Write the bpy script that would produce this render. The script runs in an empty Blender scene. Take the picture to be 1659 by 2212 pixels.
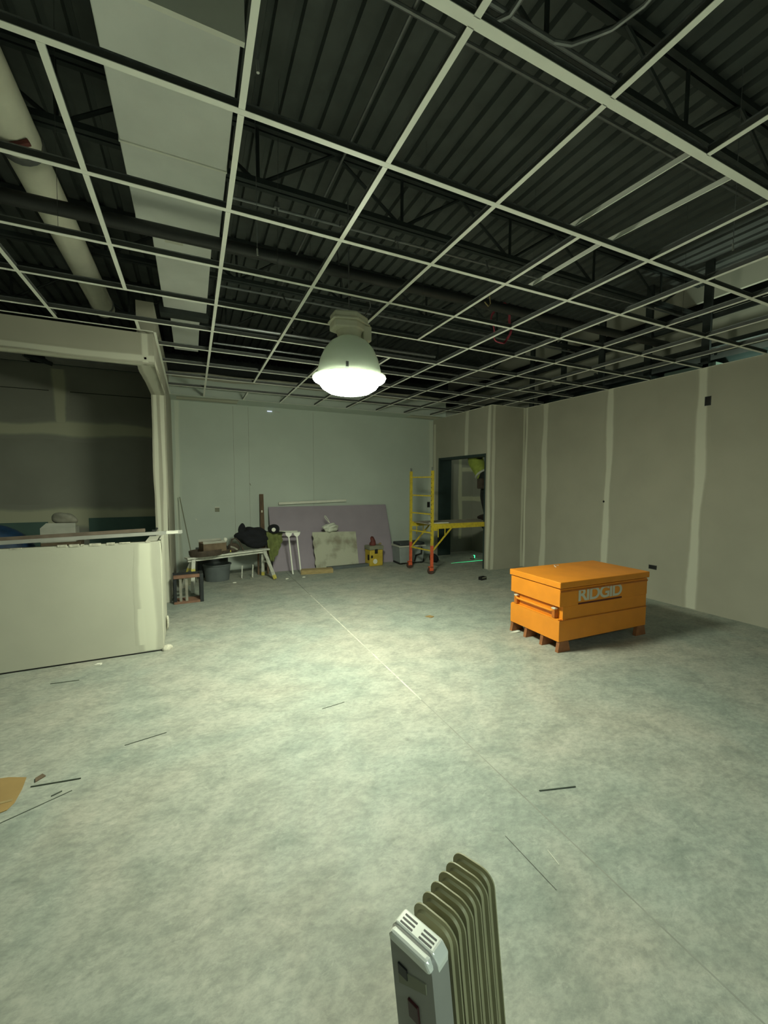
import bpy, bmesh, math, random
from mathutils import Vector, Matrix, Euler
random.seed(7)
S = bpy.context.scene
COL = S.collection
PI = math.pi

# ---------------------------------------------------------------- camera, world, exposure
CAMZ = 1.57
cd = bpy.data.cameras.new('camera'); cam = bpy.data.objects.new('camera', cd); COL.objects.link(cam)
cd.sensor_fit = 'HORIZONTAL'; cd.sensor_width = 36.0; cd.lens = 36.0*884.2/1659.0
cd.clip_start = 0.05; cd.clip_end = 100
YAW, PIT, ROL = 0.4373, -0.0685, 0.002
_f = Vector((math.sin(YAW)*math.cos(PIT), math.cos(YAW)*math.cos(PIT), math.sin(PIT)))
_r0 = Vector((math.cos(YAW), -math.sin(YAW), 0)); _u0 = _r0.cross(_f)
_r = _r0*math.cos(ROL)+_u0*math.sin(ROL); _u = _u0*math.cos(ROL)-_r0*math.sin(ROL)
cam.matrix_world = Matrix(((_r.x, _u.x, -_f.x, 0), (_r.y, _u.y, -_f.y, 0), (_r.z, _u.z, -_f.z, CAMZ), (0, 0, 0, 1)))
S.camera = cam

w = bpy.data.worlds.new('world'); S.world = w; w.use_nodes = True
w.node_tree.nodes['Background'].inputs[0].default_value = (0.75, 0.9, 0.8, 1)
w.node_tree.nodes['Background'].inputs[1].default_value = 0.012
S.view_settings.view_transform = 'Standard'; S.view_settings.look = 'None'
S.view_settings.exposure = 0.0; S.view_settings.gamma = 1.0
S.view_settings.use_curve_mapping = False
LAMP_POWER = 170.0
LIGHT_COL = (0.93, 1.0, 0.74)
LAMP = (1.19, 3.22)
# added fill light behind the camera; no lamp is seen there
BACK_WATTS = 82.0
bl = bpy.data.lights.new('back_fill', 'AREA'); bl.shape = 'DISK'; bl.size = 0.6
bl.energy = BACK_WATTS; bl.color = (0.80, 1.0, 0.84)
blo = bpy.data.objects.new('back_fill', bl); COL.objects.link(blo); blo.location = (1.0, -1.9, 2.75)
for nm, loc, pw_ in (('side_room_fill', (-1.9, 5.7, 2.85), 5.0), ('alcove_fill', (5.45, 7.3, 3.2), 3.5), ('next_room_light', (5.93, 2.6, 2.55), 14.0)):   # added fills for two dim rooms, and an unseen light beyond the right wall
    l2 = bpy.data.lights.new(nm, 'AREA'); l2.shape = 'DISK'; l2.size = 0.5; l2.energy = pw_; l2.color = (0.85, 1.0, 0.75)
    o2 = bpy.data.objects.new(nm, l2); COL.objects.link(o2); o2.location = loc
    if nm == 'next_room_light': l2.size = 0.1; o2.rotation_euler = (0, math.radians(-150), 0)     # unseen light added behind the right wall, aimed up at the boards

# ---------------------------------------------------------------- materials
def mat(name, col, rough=0.8, metal=0.0, var=0.0, scale=8.0, col2=None, bump=0.0, bscale=60.0, emit=None, emit_s=0.0, stretch=None, detail=4.0, lo=0.35, hi=0.65):
    m = bpy.data.materials.new(name); m.use_nodes = True
    nt = m.node_tree; n = nt.nodes; L = nt.links; b = n['Principled BSDF']
    b.inputs['Base Color'].default_value = (*col, 1); b.inputs['Roughness'].default_value = rough
    b.inputs['Metallic'].default_value = metal
    tc = n.new('ShaderNodeTexCoord'); mp = n.new('ShaderNodeMapping'); L.new(tc.outputs['Object'], mp.inputs[0])
    if stretch: mp.inputs['Scale'].default_value = stretch
    if col2 is None and var > 0: col2 = tuple(max(0, c*(1-var)) for c in col)
    if col2 is not None:
        nz = n.new('ShaderNodeTexNoise'); nz.inputs['Scale'].default_value = scale; nz.inputs['Detail'].default_value = detail
        L.new(mp.outputs[0], nz.inputs['Vector'])
        cr = n.new('ShaderNodeValToRGB'); cr.color_ramp.elements[0].position = lo; cr.color_ramp.elements[1].position = hi
        cr.color_ramp.elements[0].color = (*col2, 1); cr.color_ramp.elements[1].color = (*col, 1)
        L.new(nz.outputs['Fac'], cr.inputs[0]); L.new(cr.outputs[0], b.inputs['Base Color'])
    if bump > 0:
        nb = n.new('ShaderNodeTexNoise'); nb.inputs['Scale'].default_value = bscale; nb.inputs['Detail'].default_value = 5
        L.new(mp.outputs[0], nb.inputs['Vector'])
        bp = n.new('ShaderNodeBump'); bp.inputs['Strength'].default_value = bump; bp.inputs['Distance'].default_value = 0.01
        L.new(nb.outputs['Fac'], bp.inputs['Height']); L.new(bp.outputs[0], b.inputs['Normal'])
    if emit:
        b.inputs['Emission Color'].default_value = (*emit, 1); b.inputs['Emission Strength'].default_value = emit_s
    return m

M = {}
M['drywall'] = mat('drywall paper', (0.40, 0.385, 0.315), 0.9, var=0.07, scale=2.5, bump=0.03, bscale=180)
M['drywall_pale'] = mat('brightened drywall', (0.55, 0.545, 0.46), 0.85, var=0.06, scale=2.5, bump=0.03, bscale=180)  # drywall tone raised to brighten the low wall and upper board
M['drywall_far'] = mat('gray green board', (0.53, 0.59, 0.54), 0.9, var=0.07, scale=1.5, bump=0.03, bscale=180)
M['stud_gray'] = mat('dull zinc stud', (0.46, 0.46, 0.43), 0.5, metal=0.2, var=0.15)
M['brown_stud'] = mat('dirty brown stud', (0.20, 0.155, 0.12), 0.7, var=0.3, scale=9)
M['shade_gray'] = mat('dull gray duct', (0.30, 0.30, 0.29), 0.6, var=0.15)
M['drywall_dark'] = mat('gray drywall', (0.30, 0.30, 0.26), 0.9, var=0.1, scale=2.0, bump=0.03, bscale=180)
M['green_board'] = mat('green moisture board', (0.10, 0.17, 0.15), 0.9, var=0.15, scale=3)
M['raw_edge'] = mat('torn board edge', (0.62, 0.60, 0.50), 0.95, var=0.35, scale=30, bump=0.4)
M['tee'] = mat('white enamelled steel', (0.86, 0.87, 0.80), 0.45, var=0.06, scale=6)
M['galv'] = mat('galvanised steel', (0.42, 0.44, 0.44), 0.38, metal=0.85, var=0.3, scale=25)
M['web'] = mat('shadow gray steel web', (0.10, 0.105, 0.10), 0.5, metal=0.3, var=0.2)  # shade above the tee flange put into this colour; hanger wires share it
M['deck'] = mat('dark painted deck', (0.105, 0.118, 0.115), 0.75, var=0.25, scale=5)
M['joist'] = mat('dark joist steel', (0.035, 0.045, 0.045), 0.6, var=0.3, scale=9)
M['duct'] = mat('pale duct wrap', (0.84, 0.86, 0.84), 0.7, var=0.12, scale=2.5, bump=0.05)
M['pipe_white'] = mat('white pipe jacket', (0.78, 0.77, 0.65), 0.75, var=0.12, scale=5, bump=0.1, bscale=15)
M['pipe_dark'] = mat('dark iron pipe', (0.03, 0.032, 0.032), 0.5, var=0.3)
M['rust'] = mat('red oxide steel', (0.16, 0.035, 0.03), 0.7, var=0.4)
M['conduit'] = mat('conduit', (0.30, 0.31, 0.32), 0.35, metal=0.6, var=0.2, scale=15)
M['orange'] = mat('orange powder coat', (0.80, 0.27, 0.018), 0.42, var=0.10, scale=5, bump=0.05, bscale=120)
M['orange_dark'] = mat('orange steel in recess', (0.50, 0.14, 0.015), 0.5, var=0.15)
M['letter'] = mat('pale print', (0.62, 0.60, 0.50), 0.6, var=0.08)
M['stripe'] = mat('dark red print', (0.12, 0.02, 0.01), 0.6, var=0.2)
M['brown_skid'] = mat('brown skid steel', (0.34, 0.13, 0.05), 0.6, var=0.3, scale=12)
M['heater'] = mat('olive cream enamel', (0.35, 0.335, 0.205), 0.5, var=0.10, scale=8)
M['silver'] = mat('lamplit silver plastic', (0.86, 0.88, 0.84), 0.25, metal=0.1, var=0.04)  # lamplight on the heater caps put into the silver; housing stays gray
M['gray_plastic'] = mat('gray plastic', (0.30, 0.30, 0.28), 0.5, var=0.06)
M['black'] = mat('black plastic', (0.012, 0.012, 0.013), 0.5, var=0.3)
M['red_switch'] = mat('dark red rocker', (0.035, 0.006, 0.007), 0.45, var=0.2)
M['shade'] = mat('dull spun aluminium', (0.52, 0.54, 0.50), 0.55, metal=0.15, var=0.08, scale=4)
def shade_mat():
    m = mat('prismatic gray reflector', (0.60, 0.62, 0.58), 0.5, var=0.08, scale=4); nt = m.node_tree; n = nt.nodes
    out = [q for q in n if q.type == 'OUTPUT_MATERIAL'][0]; t = n.new('ShaderNodeBsdfTranslucent'); t.inputs[0].default_value = (0.8, 0.9, 0.78, 1)
    mx = n.new('ShaderNodeMixShader'); mx.inputs[0].default_value = 0.026
    nt.links.new(n['Principled BSDF'].outputs[0], mx.inputs[1]); nt.links.new(t.outputs[0], mx.inputs[2]); nt.links.new(mx.outputs[0], out.inputs[0]); return m
M['shade'] = shade_mat()
M['ballast'] = mat('cream cast housing', (0.84, 0.82, 0.66), 0.6, var=0.1)
M['lens'] = mat('lit glass refractor', (1, 1, 1), 0.3, emit=LIGHT_COL, emit_s=LAMP_POWER, var=0.01)
M['scaf'] = mat('yellow paint', (0.62, 0.47, 0.03), 0.5, col2=(0.45, 0.34, 0.03), scale=25)
M['scaf_red'] = mat('fluorescent red paint', (0.75, 0.13, 0.05), 0.6, var=0.3, scale=25)
M['plywood'] = mat('scuffed plywood', (0.33, 0.30, 0.25), 0.9, var=0.3, scale=12)
M['rubber'] = mat('brown rubber', (0.09, 0.045, 0.035), 0.8, var=0.3)
M['purple'] = mat('purple board paper', (0.345, 0.295, 0.36), 0.9, var=0.09, scale=3)
M['cement'] = mat('stained cement board', (0.46, 0.47, 0.38), 0.95, col2=(0.25, 0.235, 0.18), scale=3.2, lo=0.33, hi=0.5, bump=0.3, bscale=40)
M['wood'] = mat('dark weathered wood', (0.17, 0.11, 0.07), 0.85, var=0.45, scale=6, stretch=(8, 8, 1))
M['pine'] = mat('old pine', (0.42, 0.32, 0.15), 0.8, var=0.3, scale=8, stretch=(1, 8, 8))
M['white_paint'] = mat('worn white paint', (0.60, 0.61, 0.55), 0.6, col2=(0.35, 0.36, 0.31), scale=18, lo=0.3, hi=0.45)
M['yellow_label'] = mat('yellow label', (0.62, 0.55, 0.12), 0.6, var=0.15)
M['tub'] = mat('slate gray tub', (0.115, 0.135, 0.14), 0.65, var=0.15)
M['tub_dark'] = mat('dark bin plastic', (0.04, 0.05, 0.055), 0.6, var=0.2)
M['black_cloth'] = mat('black cloth', (0.008, 0.009, 0.014), 0.95, var=0.4, scale=12, bump=0.3, bscale=25)
M['green_cloth'] = mat('olive green cloth', (0.17, 0.20, 0.065), 0.95, var=0.35, scale=10, bump=0.4, bscale=25)
M['bag'] = mat('white plastic film', (0.66, 0.68, 0.60), 0.35, var=0.15, scale=12)
M['cardboard'] = mat('brown cardboard', (0.34, 0.225, 0.085), 0.85, var=0.15, scale=5)
M['card_dark'] = mat('dusty brown carton', (0.16, 0.115, 0.075), 0.9, var=0.3, scale=9)
M['leather'] = mat('brown worn leather', (0.075, 0.055, 0.04), 0.75, var=0.4, scale=15, bump=0.3)
M['yellow_box'] = mat('yellow plastic', (0.55, 0.40, 0.05), 0.5, var=0.2, scale=9)
M['lid_gray'] = mat('olive gray lid', (0.23, 0.235, 0.17), 0.6, var=0.15)
M['cooler'] = mat('gray cooler shell', (0.26, 0.29, 0.29), 0.5, var=0.12)
M['blue_tarp'] = mat('blue tarpaulin', (0.012, 0.05, 0.13), 0.5, var=0.5, scale=9, bump=0.5, bscale=12)
M['white_card'] = mat('white carton', (0.50, 0.50, 0.44), 0.8, var=0.12)
M['frame_black'] = mat('black steel', (0.02, 0.024, 0.028), 0.5, var=0.3)
M['rust_wood'] = mat('red brown timber', (0.27, 0.145, 0.095), 0.8, var=0.35, scale=10, stretch=(1, 6, 6))
M['frame_gray'] = mat('dusty metal', (0.30, 0.29, 0.24), 0.7, var=0.3, scale=10)
M['hivis'] = mat('hi-vis fabric', (0.36, 0.44, 0.08), 0.9, var=0.25, scale=10, bump=0.2)
M['reflect'] = mat('grey reflective tape', (0.5, 0.5, 0.46), 0.5, var=0.1)
M['work_cloth'] = mat('dark work clothes', (0.02, 0.023, 0.022), 0.95, var=0.4, scale=10, bump=0.3, bscale=25)
M['skin'] = mat('skin', (0.40, 0.25, 0.17), 0.6, var=0.06)
M['hair'] = mat('dark hair', (0.015, 0.012, 0.01), 0.8, var=0.3)
M['helmet'] = mat('white helmet plastic', (0.6, 0.6, 0.55), 0.35, var=0.05)
M['boot'] = mat('dark boot leather', (0.03, 0.02, 0.015), 0.7, var=0.3)
M['laser'] = mat('green laser light', (0.0, 0.3, 0.1), 0.5, emit=(0.05, 1.0, 0.35), emit_s=1.1, var=0.01)
M['laser_hot'] = mat('green laser lens', (0.0, 0.3, 0.1), 0.5, emit=(0.05, 1.0, 0.35), emit_s=2.2, var=0.01)
M['hole'] = mat('box interior', (0.012, 0.012, 0.011), 0.8, var=0.3)
M['cable_red'] = mat('red cable sheath', (0.36, 0.05, 0.08), 0.5, var=0.2)
M['wire'] = mat('bright wire', (0.55, 0.56, 0.54), 0.3, metal=0.7, var=0.1)
M['paper'] = mat('white scrap', (0.74, 0.74, 0.66), 0.8, var=0.1)
M['teal_steel'] = mat('dark teal primer', (0.025, 0.045, 0.045), 0.6, var=0.2)
M['insul'] = mat('teal film', (0.13, 0.20, 0.17), 0.6, var=0.3, scale=4)
M['dark_rod'] = mat('dark steel rod', (0.10, 0.12, 0.09), 0.5, var=0.3)

M['chalk'] = mat('chalk dust', (0.62, 0.61, 0.53), 0.9, col2=(0.42, 0.43, 0.38), scale=14)
M['joint'] = mat('joint filler', (0.30, 0.31, 0.27), 0.9, var=0.2, scale=9)
def fade_mat(name, base, mud):
    """wall compound: the attribute 'fade' runs 0 at the feathered edge to 1 in the middle of the band"""
    m = bpy.data.materials.new(name); m.use_nodes = True; nt = m.node_tree; n = nt.nodes; L = nt.links
    b = n['Principled BSDF']; b.inputs['Roughness'].default_value = 0.9
    at = n.new('ShaderNodeAttribute'); at.attribute_name = 'fade'
    tc = n.new('ShaderNodeTexCoord'); nz = n.new('ShaderNodeTexNoise'); nz.inputs['Scale'].default_value = 3.0; nz.inputs['Detail'].default_value = 6
    L.new(tc.outputs['Object'], nz.inputs['Vector'])
    ma = n.new('ShaderNodeMath'); ma.operation = 'MULTIPLY_ADD'; ma.inputs[1].default_value = 0.9; ma.inputs[2].default_value = -0.45
    L.new(nz.outputs['Fac'], ma.inputs[0])
    ad = n.new('ShaderNodeMath'); ad.operation = 'ADD'; L.new(at.outputs['Fac'], ad.inputs[0]); L.new(ma.outputs[0], ad.inputs[1])
    mu = n.new('ShaderNodeMath'); mu.operation = 'MULTIPLY'; L.new(ad.outputs[0], mu.inputs[0]); L.new(at.outputs['Fac'], mu.inputs[1]); mu.use_clamp = True
    sm = n.new('ShaderNodeMapRange'); sm.interpolation_type = 'SMOOTHSTEP'; sm.inputs[1].default_value = 0.0; sm.inputs[2].default_value = 0.55
    L.new(mu.outputs[0], sm.inputs[0])
    mx = n.new('ShaderNodeMix'); mx.data_type = 'RGBA'; mx.inputs[6].default_value = (*base, 1); mx.inputs[7].default_value = (*mud, 1)
    L.new(sm.outputs[0], mx.inputs[0]); L.new(mx.outputs[2], b.inputs['Base Color'])
    return m
M['mud'] = fade_mat('joint compound', (0.385, 0.37, 0.30), (0.60, 0.595, 0.50))
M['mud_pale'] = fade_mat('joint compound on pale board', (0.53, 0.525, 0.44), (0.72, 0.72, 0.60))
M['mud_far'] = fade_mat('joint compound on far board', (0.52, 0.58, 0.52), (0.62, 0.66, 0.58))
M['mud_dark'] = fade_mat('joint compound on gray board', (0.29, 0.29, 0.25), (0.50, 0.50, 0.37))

def floor_mat():
    m = bpy.data.materials.new('concrete floor'); m.use_nodes = True; nt = m.node_tree; n = nt.nodes; L = nt.links
    b = n['Principled BSDF']; tc = n.new('ShaderNodeTexCoord')
    def noise(scale, detail=6, rough=0.6, dist=0.0, st=None):
        z = n.new('ShaderNodeTexNoise'); z.inputs['Scale'].default_value = scale; z.inputs['Detail'].default_value = detail
        z.inputs['Roughness'].default_value = rough; z.inputs['Distortion'].default_value = dist
        if st:
            mp = n.new('ShaderNodeMapping'); mp.inputs['Scale'].default_value = st; mp.inputs['Rotation'].default_value = (0, 0, 0.5)
            L.new(tc.outputs['Object'], mp.inputs[0]); L.new(mp.outputs[0], z.inputs['Vector'])
        else: L.new(tc.outputs['Object'], z.inputs['Vector'])
        return z
    def ramp(src, p0, c0, p1, c1):
        r = n.new('ShaderNodeValToRGB'); e = r.color_ramp.elements; e[0].position = p0; e[0].color = (*c0, 1); e[1].position = p1; e[1].color = (*c1, 1)
        L.new(src.outputs['Fac'], r.inputs[0]); return r
    def mix(kind, fac, a, c):
        x = n.new('ShaderNodeMix'); x.data_type = 'RGBA'; x.blend_type = kind
        if isinstance(fac, float): x.inputs[0].default_value = fac
        else: L.new(fac, x.inputs[0])
        L.new(a, x.inputs[6]); L.new(c, x.inputs[7]); return x.outputs[2]
    big = ramp(noise(0.9, 4, 0.6, 0.5), 0.38, (0.325, 0.358, 0.334), 0.62, (0.395, 0.387, 0.352))
    mid = ramp(noise(4.2, 10, 0.70, 0.35, (1.0, 1.35, 1)), 0.34, (0.70, 0.73, 0.715), 0.60, (1.06, 1.05, 1.02))
    fine = ramp(noise(24, 7, 0.72, 0.2, (1, 1.6, 1)), 0.36, (0.72, 0.75, 0.735), 0.60, (1.08, 1.08, 1.05))
    spots = ramp(noise(11, 3, 0.5), 0.22, (0.55, 0.58, 0.56), 0.31, (1, 1, 1))
    c = mix('MULTIPLY', 1.0, big.outputs[0], mid.outputs[0]); c = mix('MULTIPLY', 0.8, c, fine.outputs[0]); c = mix('MULTIPLY', 0.7, c, spots.outputs[0])
    # chalky trowel dust
    dust = ramp(noise(9, 9, 0.8, 0.7, (1.0, 1.5, 1)), 0.55, (0, 0, 0), 0.72, (0.42, 0.42, 0.42))
    white = n.new('ShaderNodeRGB'); white.outputs[0].default_value = (0.62, 0.61, 0.54, 1)
    c = mix('MIX', dust.outputs[0], c, white.outputs[0])
    L.new(c, b.inputs['Base Color']); b.inputs['Roughness'].default_value = 0.62
    bp = n.new('ShaderNodeBump'); bp.inputs['Strength'].default_value = 0.12; bp.inputs['Distance'].default_value = 0.01
    L.new(mid.outputs[0], bp.inputs['Height']); L.new(bp.outputs[0], b.inputs['Normal'])
    return m
M['floor'] = floor_mat()

# ---------------------------------------------------------------- mesh building
class MB:
    def __init__(s): s.v = []; s.f = []; s.mi = []; s.cur = 0
    def add(s, vs, fs, X=None):
        o = len(s.v); s.v += [tuple(X @ Vector(v)) if X else tuple(v) for v in vs]
        s.f += [tuple(i+o for i in f) for f in fs]; s.mi += [s.cur]*len(fs); return s
    def box(s, a, b, X=None):
        (x0, y0, z0), (x1, y1, z1) = a, b
        return s.add([(x0,y0,z0),(x1,y0,z0),(x1,y1,z0),(x0,y1,z0),(x0,y0,z1),(x1,y0,z1),(x1,y1,z1),(x0,y1,z1)],
                     [(0,3,2,1),(4,5,6,7),(0,1,5,4),(1,2,6,5),(2,3,7,6),(3,0,4,7)], X)
    def cbox(s, c, d, X=None):
        return s.box(tuple(c[i]-d[i]/2 for i in range(3)), tuple(c[i]+d[i]/2 for i in range(3)), X)
    def bar(s, p, q, wd, ht, up=(0, 0, 1)):
        p, q = Vector(p), Vector(q); z = (q-p); l = z.length; z.normalize(); u = Vector(up)
        if abs(z.dot(u)) > 0.99: u = Vector((1, 0, 0))
        x = z.cross(u).normalized(); y = x.cross(z).normalized()
        X = Matrix(((x.x, y.x, z.x, p.x), (x.y, y.y, z.y, p.y), (x.z, y.z, z.z, p.z), (0, 0, 0, 1)))
        return s.box((-wd/2, -ht/2, 0), (wd/2, ht/2, l), X)
    def tube(s, pts, r, n=8, closed=False):
        pts = [Vector(p) for p in pts]; N = len(pts); rr = r if isinstance(r, (list, tuple)) else [r]*N
        vs = []; fs = []; prev = None
        for i, p in enumerate(pts):
            a = pts[(i-1) % N] if (i > 0 or closed) else p; b = pts[(i+1) % N] if (i < N-1 or closed) else p
            t = (b-a).normalized()
            if prev is None:
                u = Vector((0, 0, 1)) if abs(t.z) < 0.9 else Vector((1, 0, 0)); x = t.cross(u).normalized()
            else:
                x = (prev-t*prev.dot(t)); x = x.normalized() if x.length > 1e-6 else t.orthogonal().normalized()
            prev = x; y = t.cross(x)
            for k in range(n):
                an = 2*PI*k/n; vs.append(p+(x*math.cos(an)+y*math.sin(an))*rr[i])
        R = N if closed else N-1
        for i in range(R):
            for k in range(n):
                a0, a1 = i*n+k, i*n+(k+1) % n; b0, b1 = ((i+1) % N)*n+k, ((i+1) % N)*n+(k+1) % n
                fs.append((a0, a1, b1, b0))
        if not closed: fs.append(tuple(range(n-1, -1, -1))); fs.append(tuple((N-1)*n+k for k in range(n)))
        return s.add(vs, fs)
    def lathe(s, prof, n=32, c=(0, 0, 0), X=None):
        vs = []; fs = []; m = len(prof)
        for k in range(n):
            a = 2*PI*k/n
            for r, z in prof: vs.append((c[0]+r*math.cos(a), c[1]+r*math.sin(a), c[2]+z))
        for k in range(n):
            for j in range(m-1):
                a, b = k*m+j, ((k+1) % n)*m+j
                fs.append((a, b, b+1, a+1))
        return s.add(vs, fs, X)
    def prism(s, poly, y0, y1, X=None):
        """polygon in x,z extruded along y"""
        n = len(poly); vs = [(x, y0, z) for x, z in poly]+[(x, y1, z) for x, z in poly]
        fs = [tuple(range(n)), tuple(range(2*n-1, n-1, -1))]+[(i, i+n, (i+1) % n+n, (i+1) % n) for i in range(n)]
        return s.add(vs, fs, X)
    def flat(s, poly, z0, z1, X=None):
        n = len(poly); vs = [(x, y, z0) for x, y in poly]+[(x, y, z1) for x, y in poly]
        fs = [tuple(range(n-1, -1, -1)), tuple(range(n, 2*n))]+[(i, (i+1) % n, (i+1) % n+n, i+n) for i in range(n)]
        return s.add(vs, fs, X)
    def mesh(s, name, mats):
        me = bpy.data.meshes.new(name); me.from_pydata(s.v, [], s.f)
        for m in (mats if isinstance(mats, (list, tuple)) else [mats]): me.materials.append(m)
        me.polygons.foreach_set('material_index', s.mi)
        bm = bmesh.new(); bm.from_mesh(me); bmesh.ops.recalc_face_normals(bm, faces=bm.faces); bm.to_mesh(me); bm.free()
        return me
    def build(s, name, mats, parent=None, smooth=False, bevel=0.0, **k):
        o = bpy.data.objects.new(name, s.mesh(name, mats)); COL.objects.link(o)
        if parent: o.parent = parent
        if smooth:
            for p in o.data.polygons: p.use_smooth = True
            try: o.data.set_sharp_from_angle(angle=math.radians(38))
            except Exception: pass
        if bevel > 0:
            md = o.modifiers.new('bevel', 'BEVEL'); md.width = bevel; md.segments = 2; md.limit_method = 'ANGLE'
        for kk, vv in k.items(): o[kk] = vv
        return o

def thing(name, label, cat, loc=(0, 0, 0), rotz=0.0, group=None, rot=None):
    o = bpy.data.objects.new(name, None); COL.objects.link(o); o.location = loc
    o.rotation_euler = rot if rot else (0, 0, rotz); o.empty_display_size = 0.1
    o['label'] = label; o['category'] = cat
    if group: o['group'] = group
    return o
def tag(o, label, cat, group=None):
    o['label'] = label; o['category'] = cat
    if group: o['group'] = group
    return o
def struct(mb, name, m, parent=None, **k):
    o = mb.build(name, m, parent, **k)
    if not parent: o['kind'] = 'structure'
    return o
def dup(root, loc, rotz=0.0, label=None):
    r = root.copy(); COL.objects.link(r); r.location = loc; r.rotation_euler = (0, 0, rotz)
    if label: r['label'] = label
    for ch in list(root.children):
        c = ch.copy(); COL.objects.link(c); c.parent = r
        for g in list(ch.children):
            d = g.copy(); COL.objects.link(d); d.parent = c
    return r

def mud_strip(parent, P, u, v0, v1, wd, horiz=False, m='mud', wob=0.012, name='joint_compound'):
    """a feathered band of joint compound, 1.5 mm proud; P(u, v, off) -> point on the wall; full-length in v (or in u when horiz)"""
    N = max(6, int(abs(v1-v0)/0.05)); cols = [-1, -0.75, -0.5, -0.2, 0.2, 0.5, 0.75, 1]; hf = [0, 0.22, 0.6, 1, 1, 0.6, 0.22, 0]
    vs = []; fs = []; fade = []; ph = random.random()*9; ph2 = random.random()*9
    for i in range(N+1):
        v = v0+(v1-v0)*i/N
        du = wob*math.sin(v*2.3+ph)+wob*0.5*math.sin(v*6.1+ph2); ww = wd*(1+0.16*math.sin(v*3.7+ph2)+random.uniform(-0.03, 0.03))/2
        for c, h in zip(cols, hf):
            uu = u+du+c*ww; off = 0.0008+0.0015*h
            vs.append(P(v, uu, off) if horiz else P(uu, v, off)); fade.append(h)
    k = len(cols)
    for i in range(N):
        for j in range(k-1): fs.append((i*k+j, i*k+j+1, (i+1)*k+j+1, (i+1)*k+j))
    b = MB(); b.add(vs, fs); me = bpy.data.meshes.new(name); me.from_pydata(b.v, [], b.f); me.materials.append(M[m])
    a = me.attributes.new('fade', 'FLOAT', 'POINT'); a.data.foreach_set('value', fade)
    for p in me.polygons: p.use_smooth = True
    o = bpy.data.objects.new(name, me); COL.objects.link(o); o.parent = parent; return o

# ================================================================= THE SETTING
XL, XR, YN, YF = -4.2, 5.66, -4.0, 7.85
ZC = 2.975           # suspended ceiling
XD = 4.87            # wall with the doorway
YP = 5.88            # short return wall
JX = 1.47
fl = struct(MB().box((XL-0.5, YN-0.5, -0.12), (JX-0.003, 10.0, 0)).box((JX+0.003, YN-0.5, -0.12), (7.0, 10.0, 0)).box((JX-0.003, YN-0.5, -0.12), (JX+0.003, 10.0, -0.006)), 'floor', M['floor'])

# corrugated roof deck, ribs running away from the camera
prof = []; x = XL-0.3
dk = MB(); rib = 0.152; zt = 4.34; zb = 4.30
n_r = int((8.2-x)/rib); pts = []
for i in range(n_r):
    x0 = x+i*rib; pts += [(x0, zb), (x0+0.095, zb), (x0+0.105, zt), (x0+0.142, zt)]
vs = [(a, YN, b) for a, b in pts]+[(a, 10.0, b) for a, b in pts]; n = len(pts)
dk.add(vs, [(i, i+1, n+i+1, n+i) for i in range(n-1)])
dk.box((x, YN, 4.40), (x+n_r*rib, 10.0, 4.46))
struct(dk, 'ceiling', M['deck'])

def PX(xw):      # wall facing -X
    return lambda u, v, off: (xw-off, u, v)
def PXp(xw):     # wall facing +X
    return lambda u, v, off: (xw+off, u, v)
def PY(yw):      # wall facing -Y
    return lambda u, v, off: (u, yw-off, v)

# right wall, finished to ceiling height
wr = struct(MB().box((XR, YN, 0), (XR+0.12, YP, ZC+0.01)), 'wall_right', M['drywall'])
for yy, wd in ((5.40, 0.20), (4.17, 0.17), (2.95, 0.19), (1.73, 0.18), (0.5, 0.18), (-0.8, 0.18)):
    mud_strip(wr, PX(XR), yy, 0.01, ZC, wd, wob=0.010)
mud_strip(wr, PX(XR), YP-0.03, 0.01, ZC, 0.08, wob=0.006)
# return wall between doorway wall and right wall
wp = struct(MB().box((XD, YP, 0), (XR+0.12, YP+0.15, ZC+0.01)), 'wall_return', M['drywall'])
mud_strip(wp, PY(YP), XR-0.035, 0.01, ZC, 0.09, wob=0.006)
mud_strip(wp, PY(YP), XD+0.055, 0.01, ZC, 0.11, wob=0.008)
# doorway wall
DY0, DY1, DZ = 6.03, 7.60, 2.13
wd_ = MB().box((XD, YP+0.15, 0), (XD+0.15, DY0, ZC+0.01)).box((XD, DY1, 0), (XD+0.15, YF, ZC+0.01)).box((XD, DY0, DZ), (XD+0.15, DY1, ZC+0.01))
wdoor = struct(wd_, 'wall_doorway', M['drywall'])
mud_strip(wdoor, PX(XD), YP+0.066, 0.01, ZC, 0.13, wob=0.008)
mud_strip(wdoor, PX(XD), 6.62, DZ+0.0, ZC, 0.17, wob=0.012)
mud_strip(wdoor, PX(XD), YF-0.07, 0.01, ZC-0.1, 0.16, wob=0.008)
door = struct(MB().box((XD-0.012, DY1-0.035, 0), (XD+0.30, DY1+0.004, DZ)).box((XD-0.006, DY0-0.004, 0), (XD+0.165, DY0+0.03, DZ))
              .box((XD+0.004, DY0+0.03, DZ-0.05), (XD+0.165, DY1-0.035, DZ+0.004)), 'door_1', M['teal_steel'])
# alcove behind the doorway
XA = 5.97
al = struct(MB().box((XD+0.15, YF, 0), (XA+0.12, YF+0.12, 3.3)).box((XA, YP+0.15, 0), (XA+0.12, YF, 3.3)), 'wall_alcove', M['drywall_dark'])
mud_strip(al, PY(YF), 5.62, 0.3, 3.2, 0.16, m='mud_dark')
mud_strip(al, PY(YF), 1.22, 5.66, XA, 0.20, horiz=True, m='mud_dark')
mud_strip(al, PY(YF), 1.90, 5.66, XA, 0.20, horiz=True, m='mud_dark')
mud_strip(al, PX(XA), 1.22, YP+0.3, YF, 0.20, horiz=True, m='mud_dark')
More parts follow.
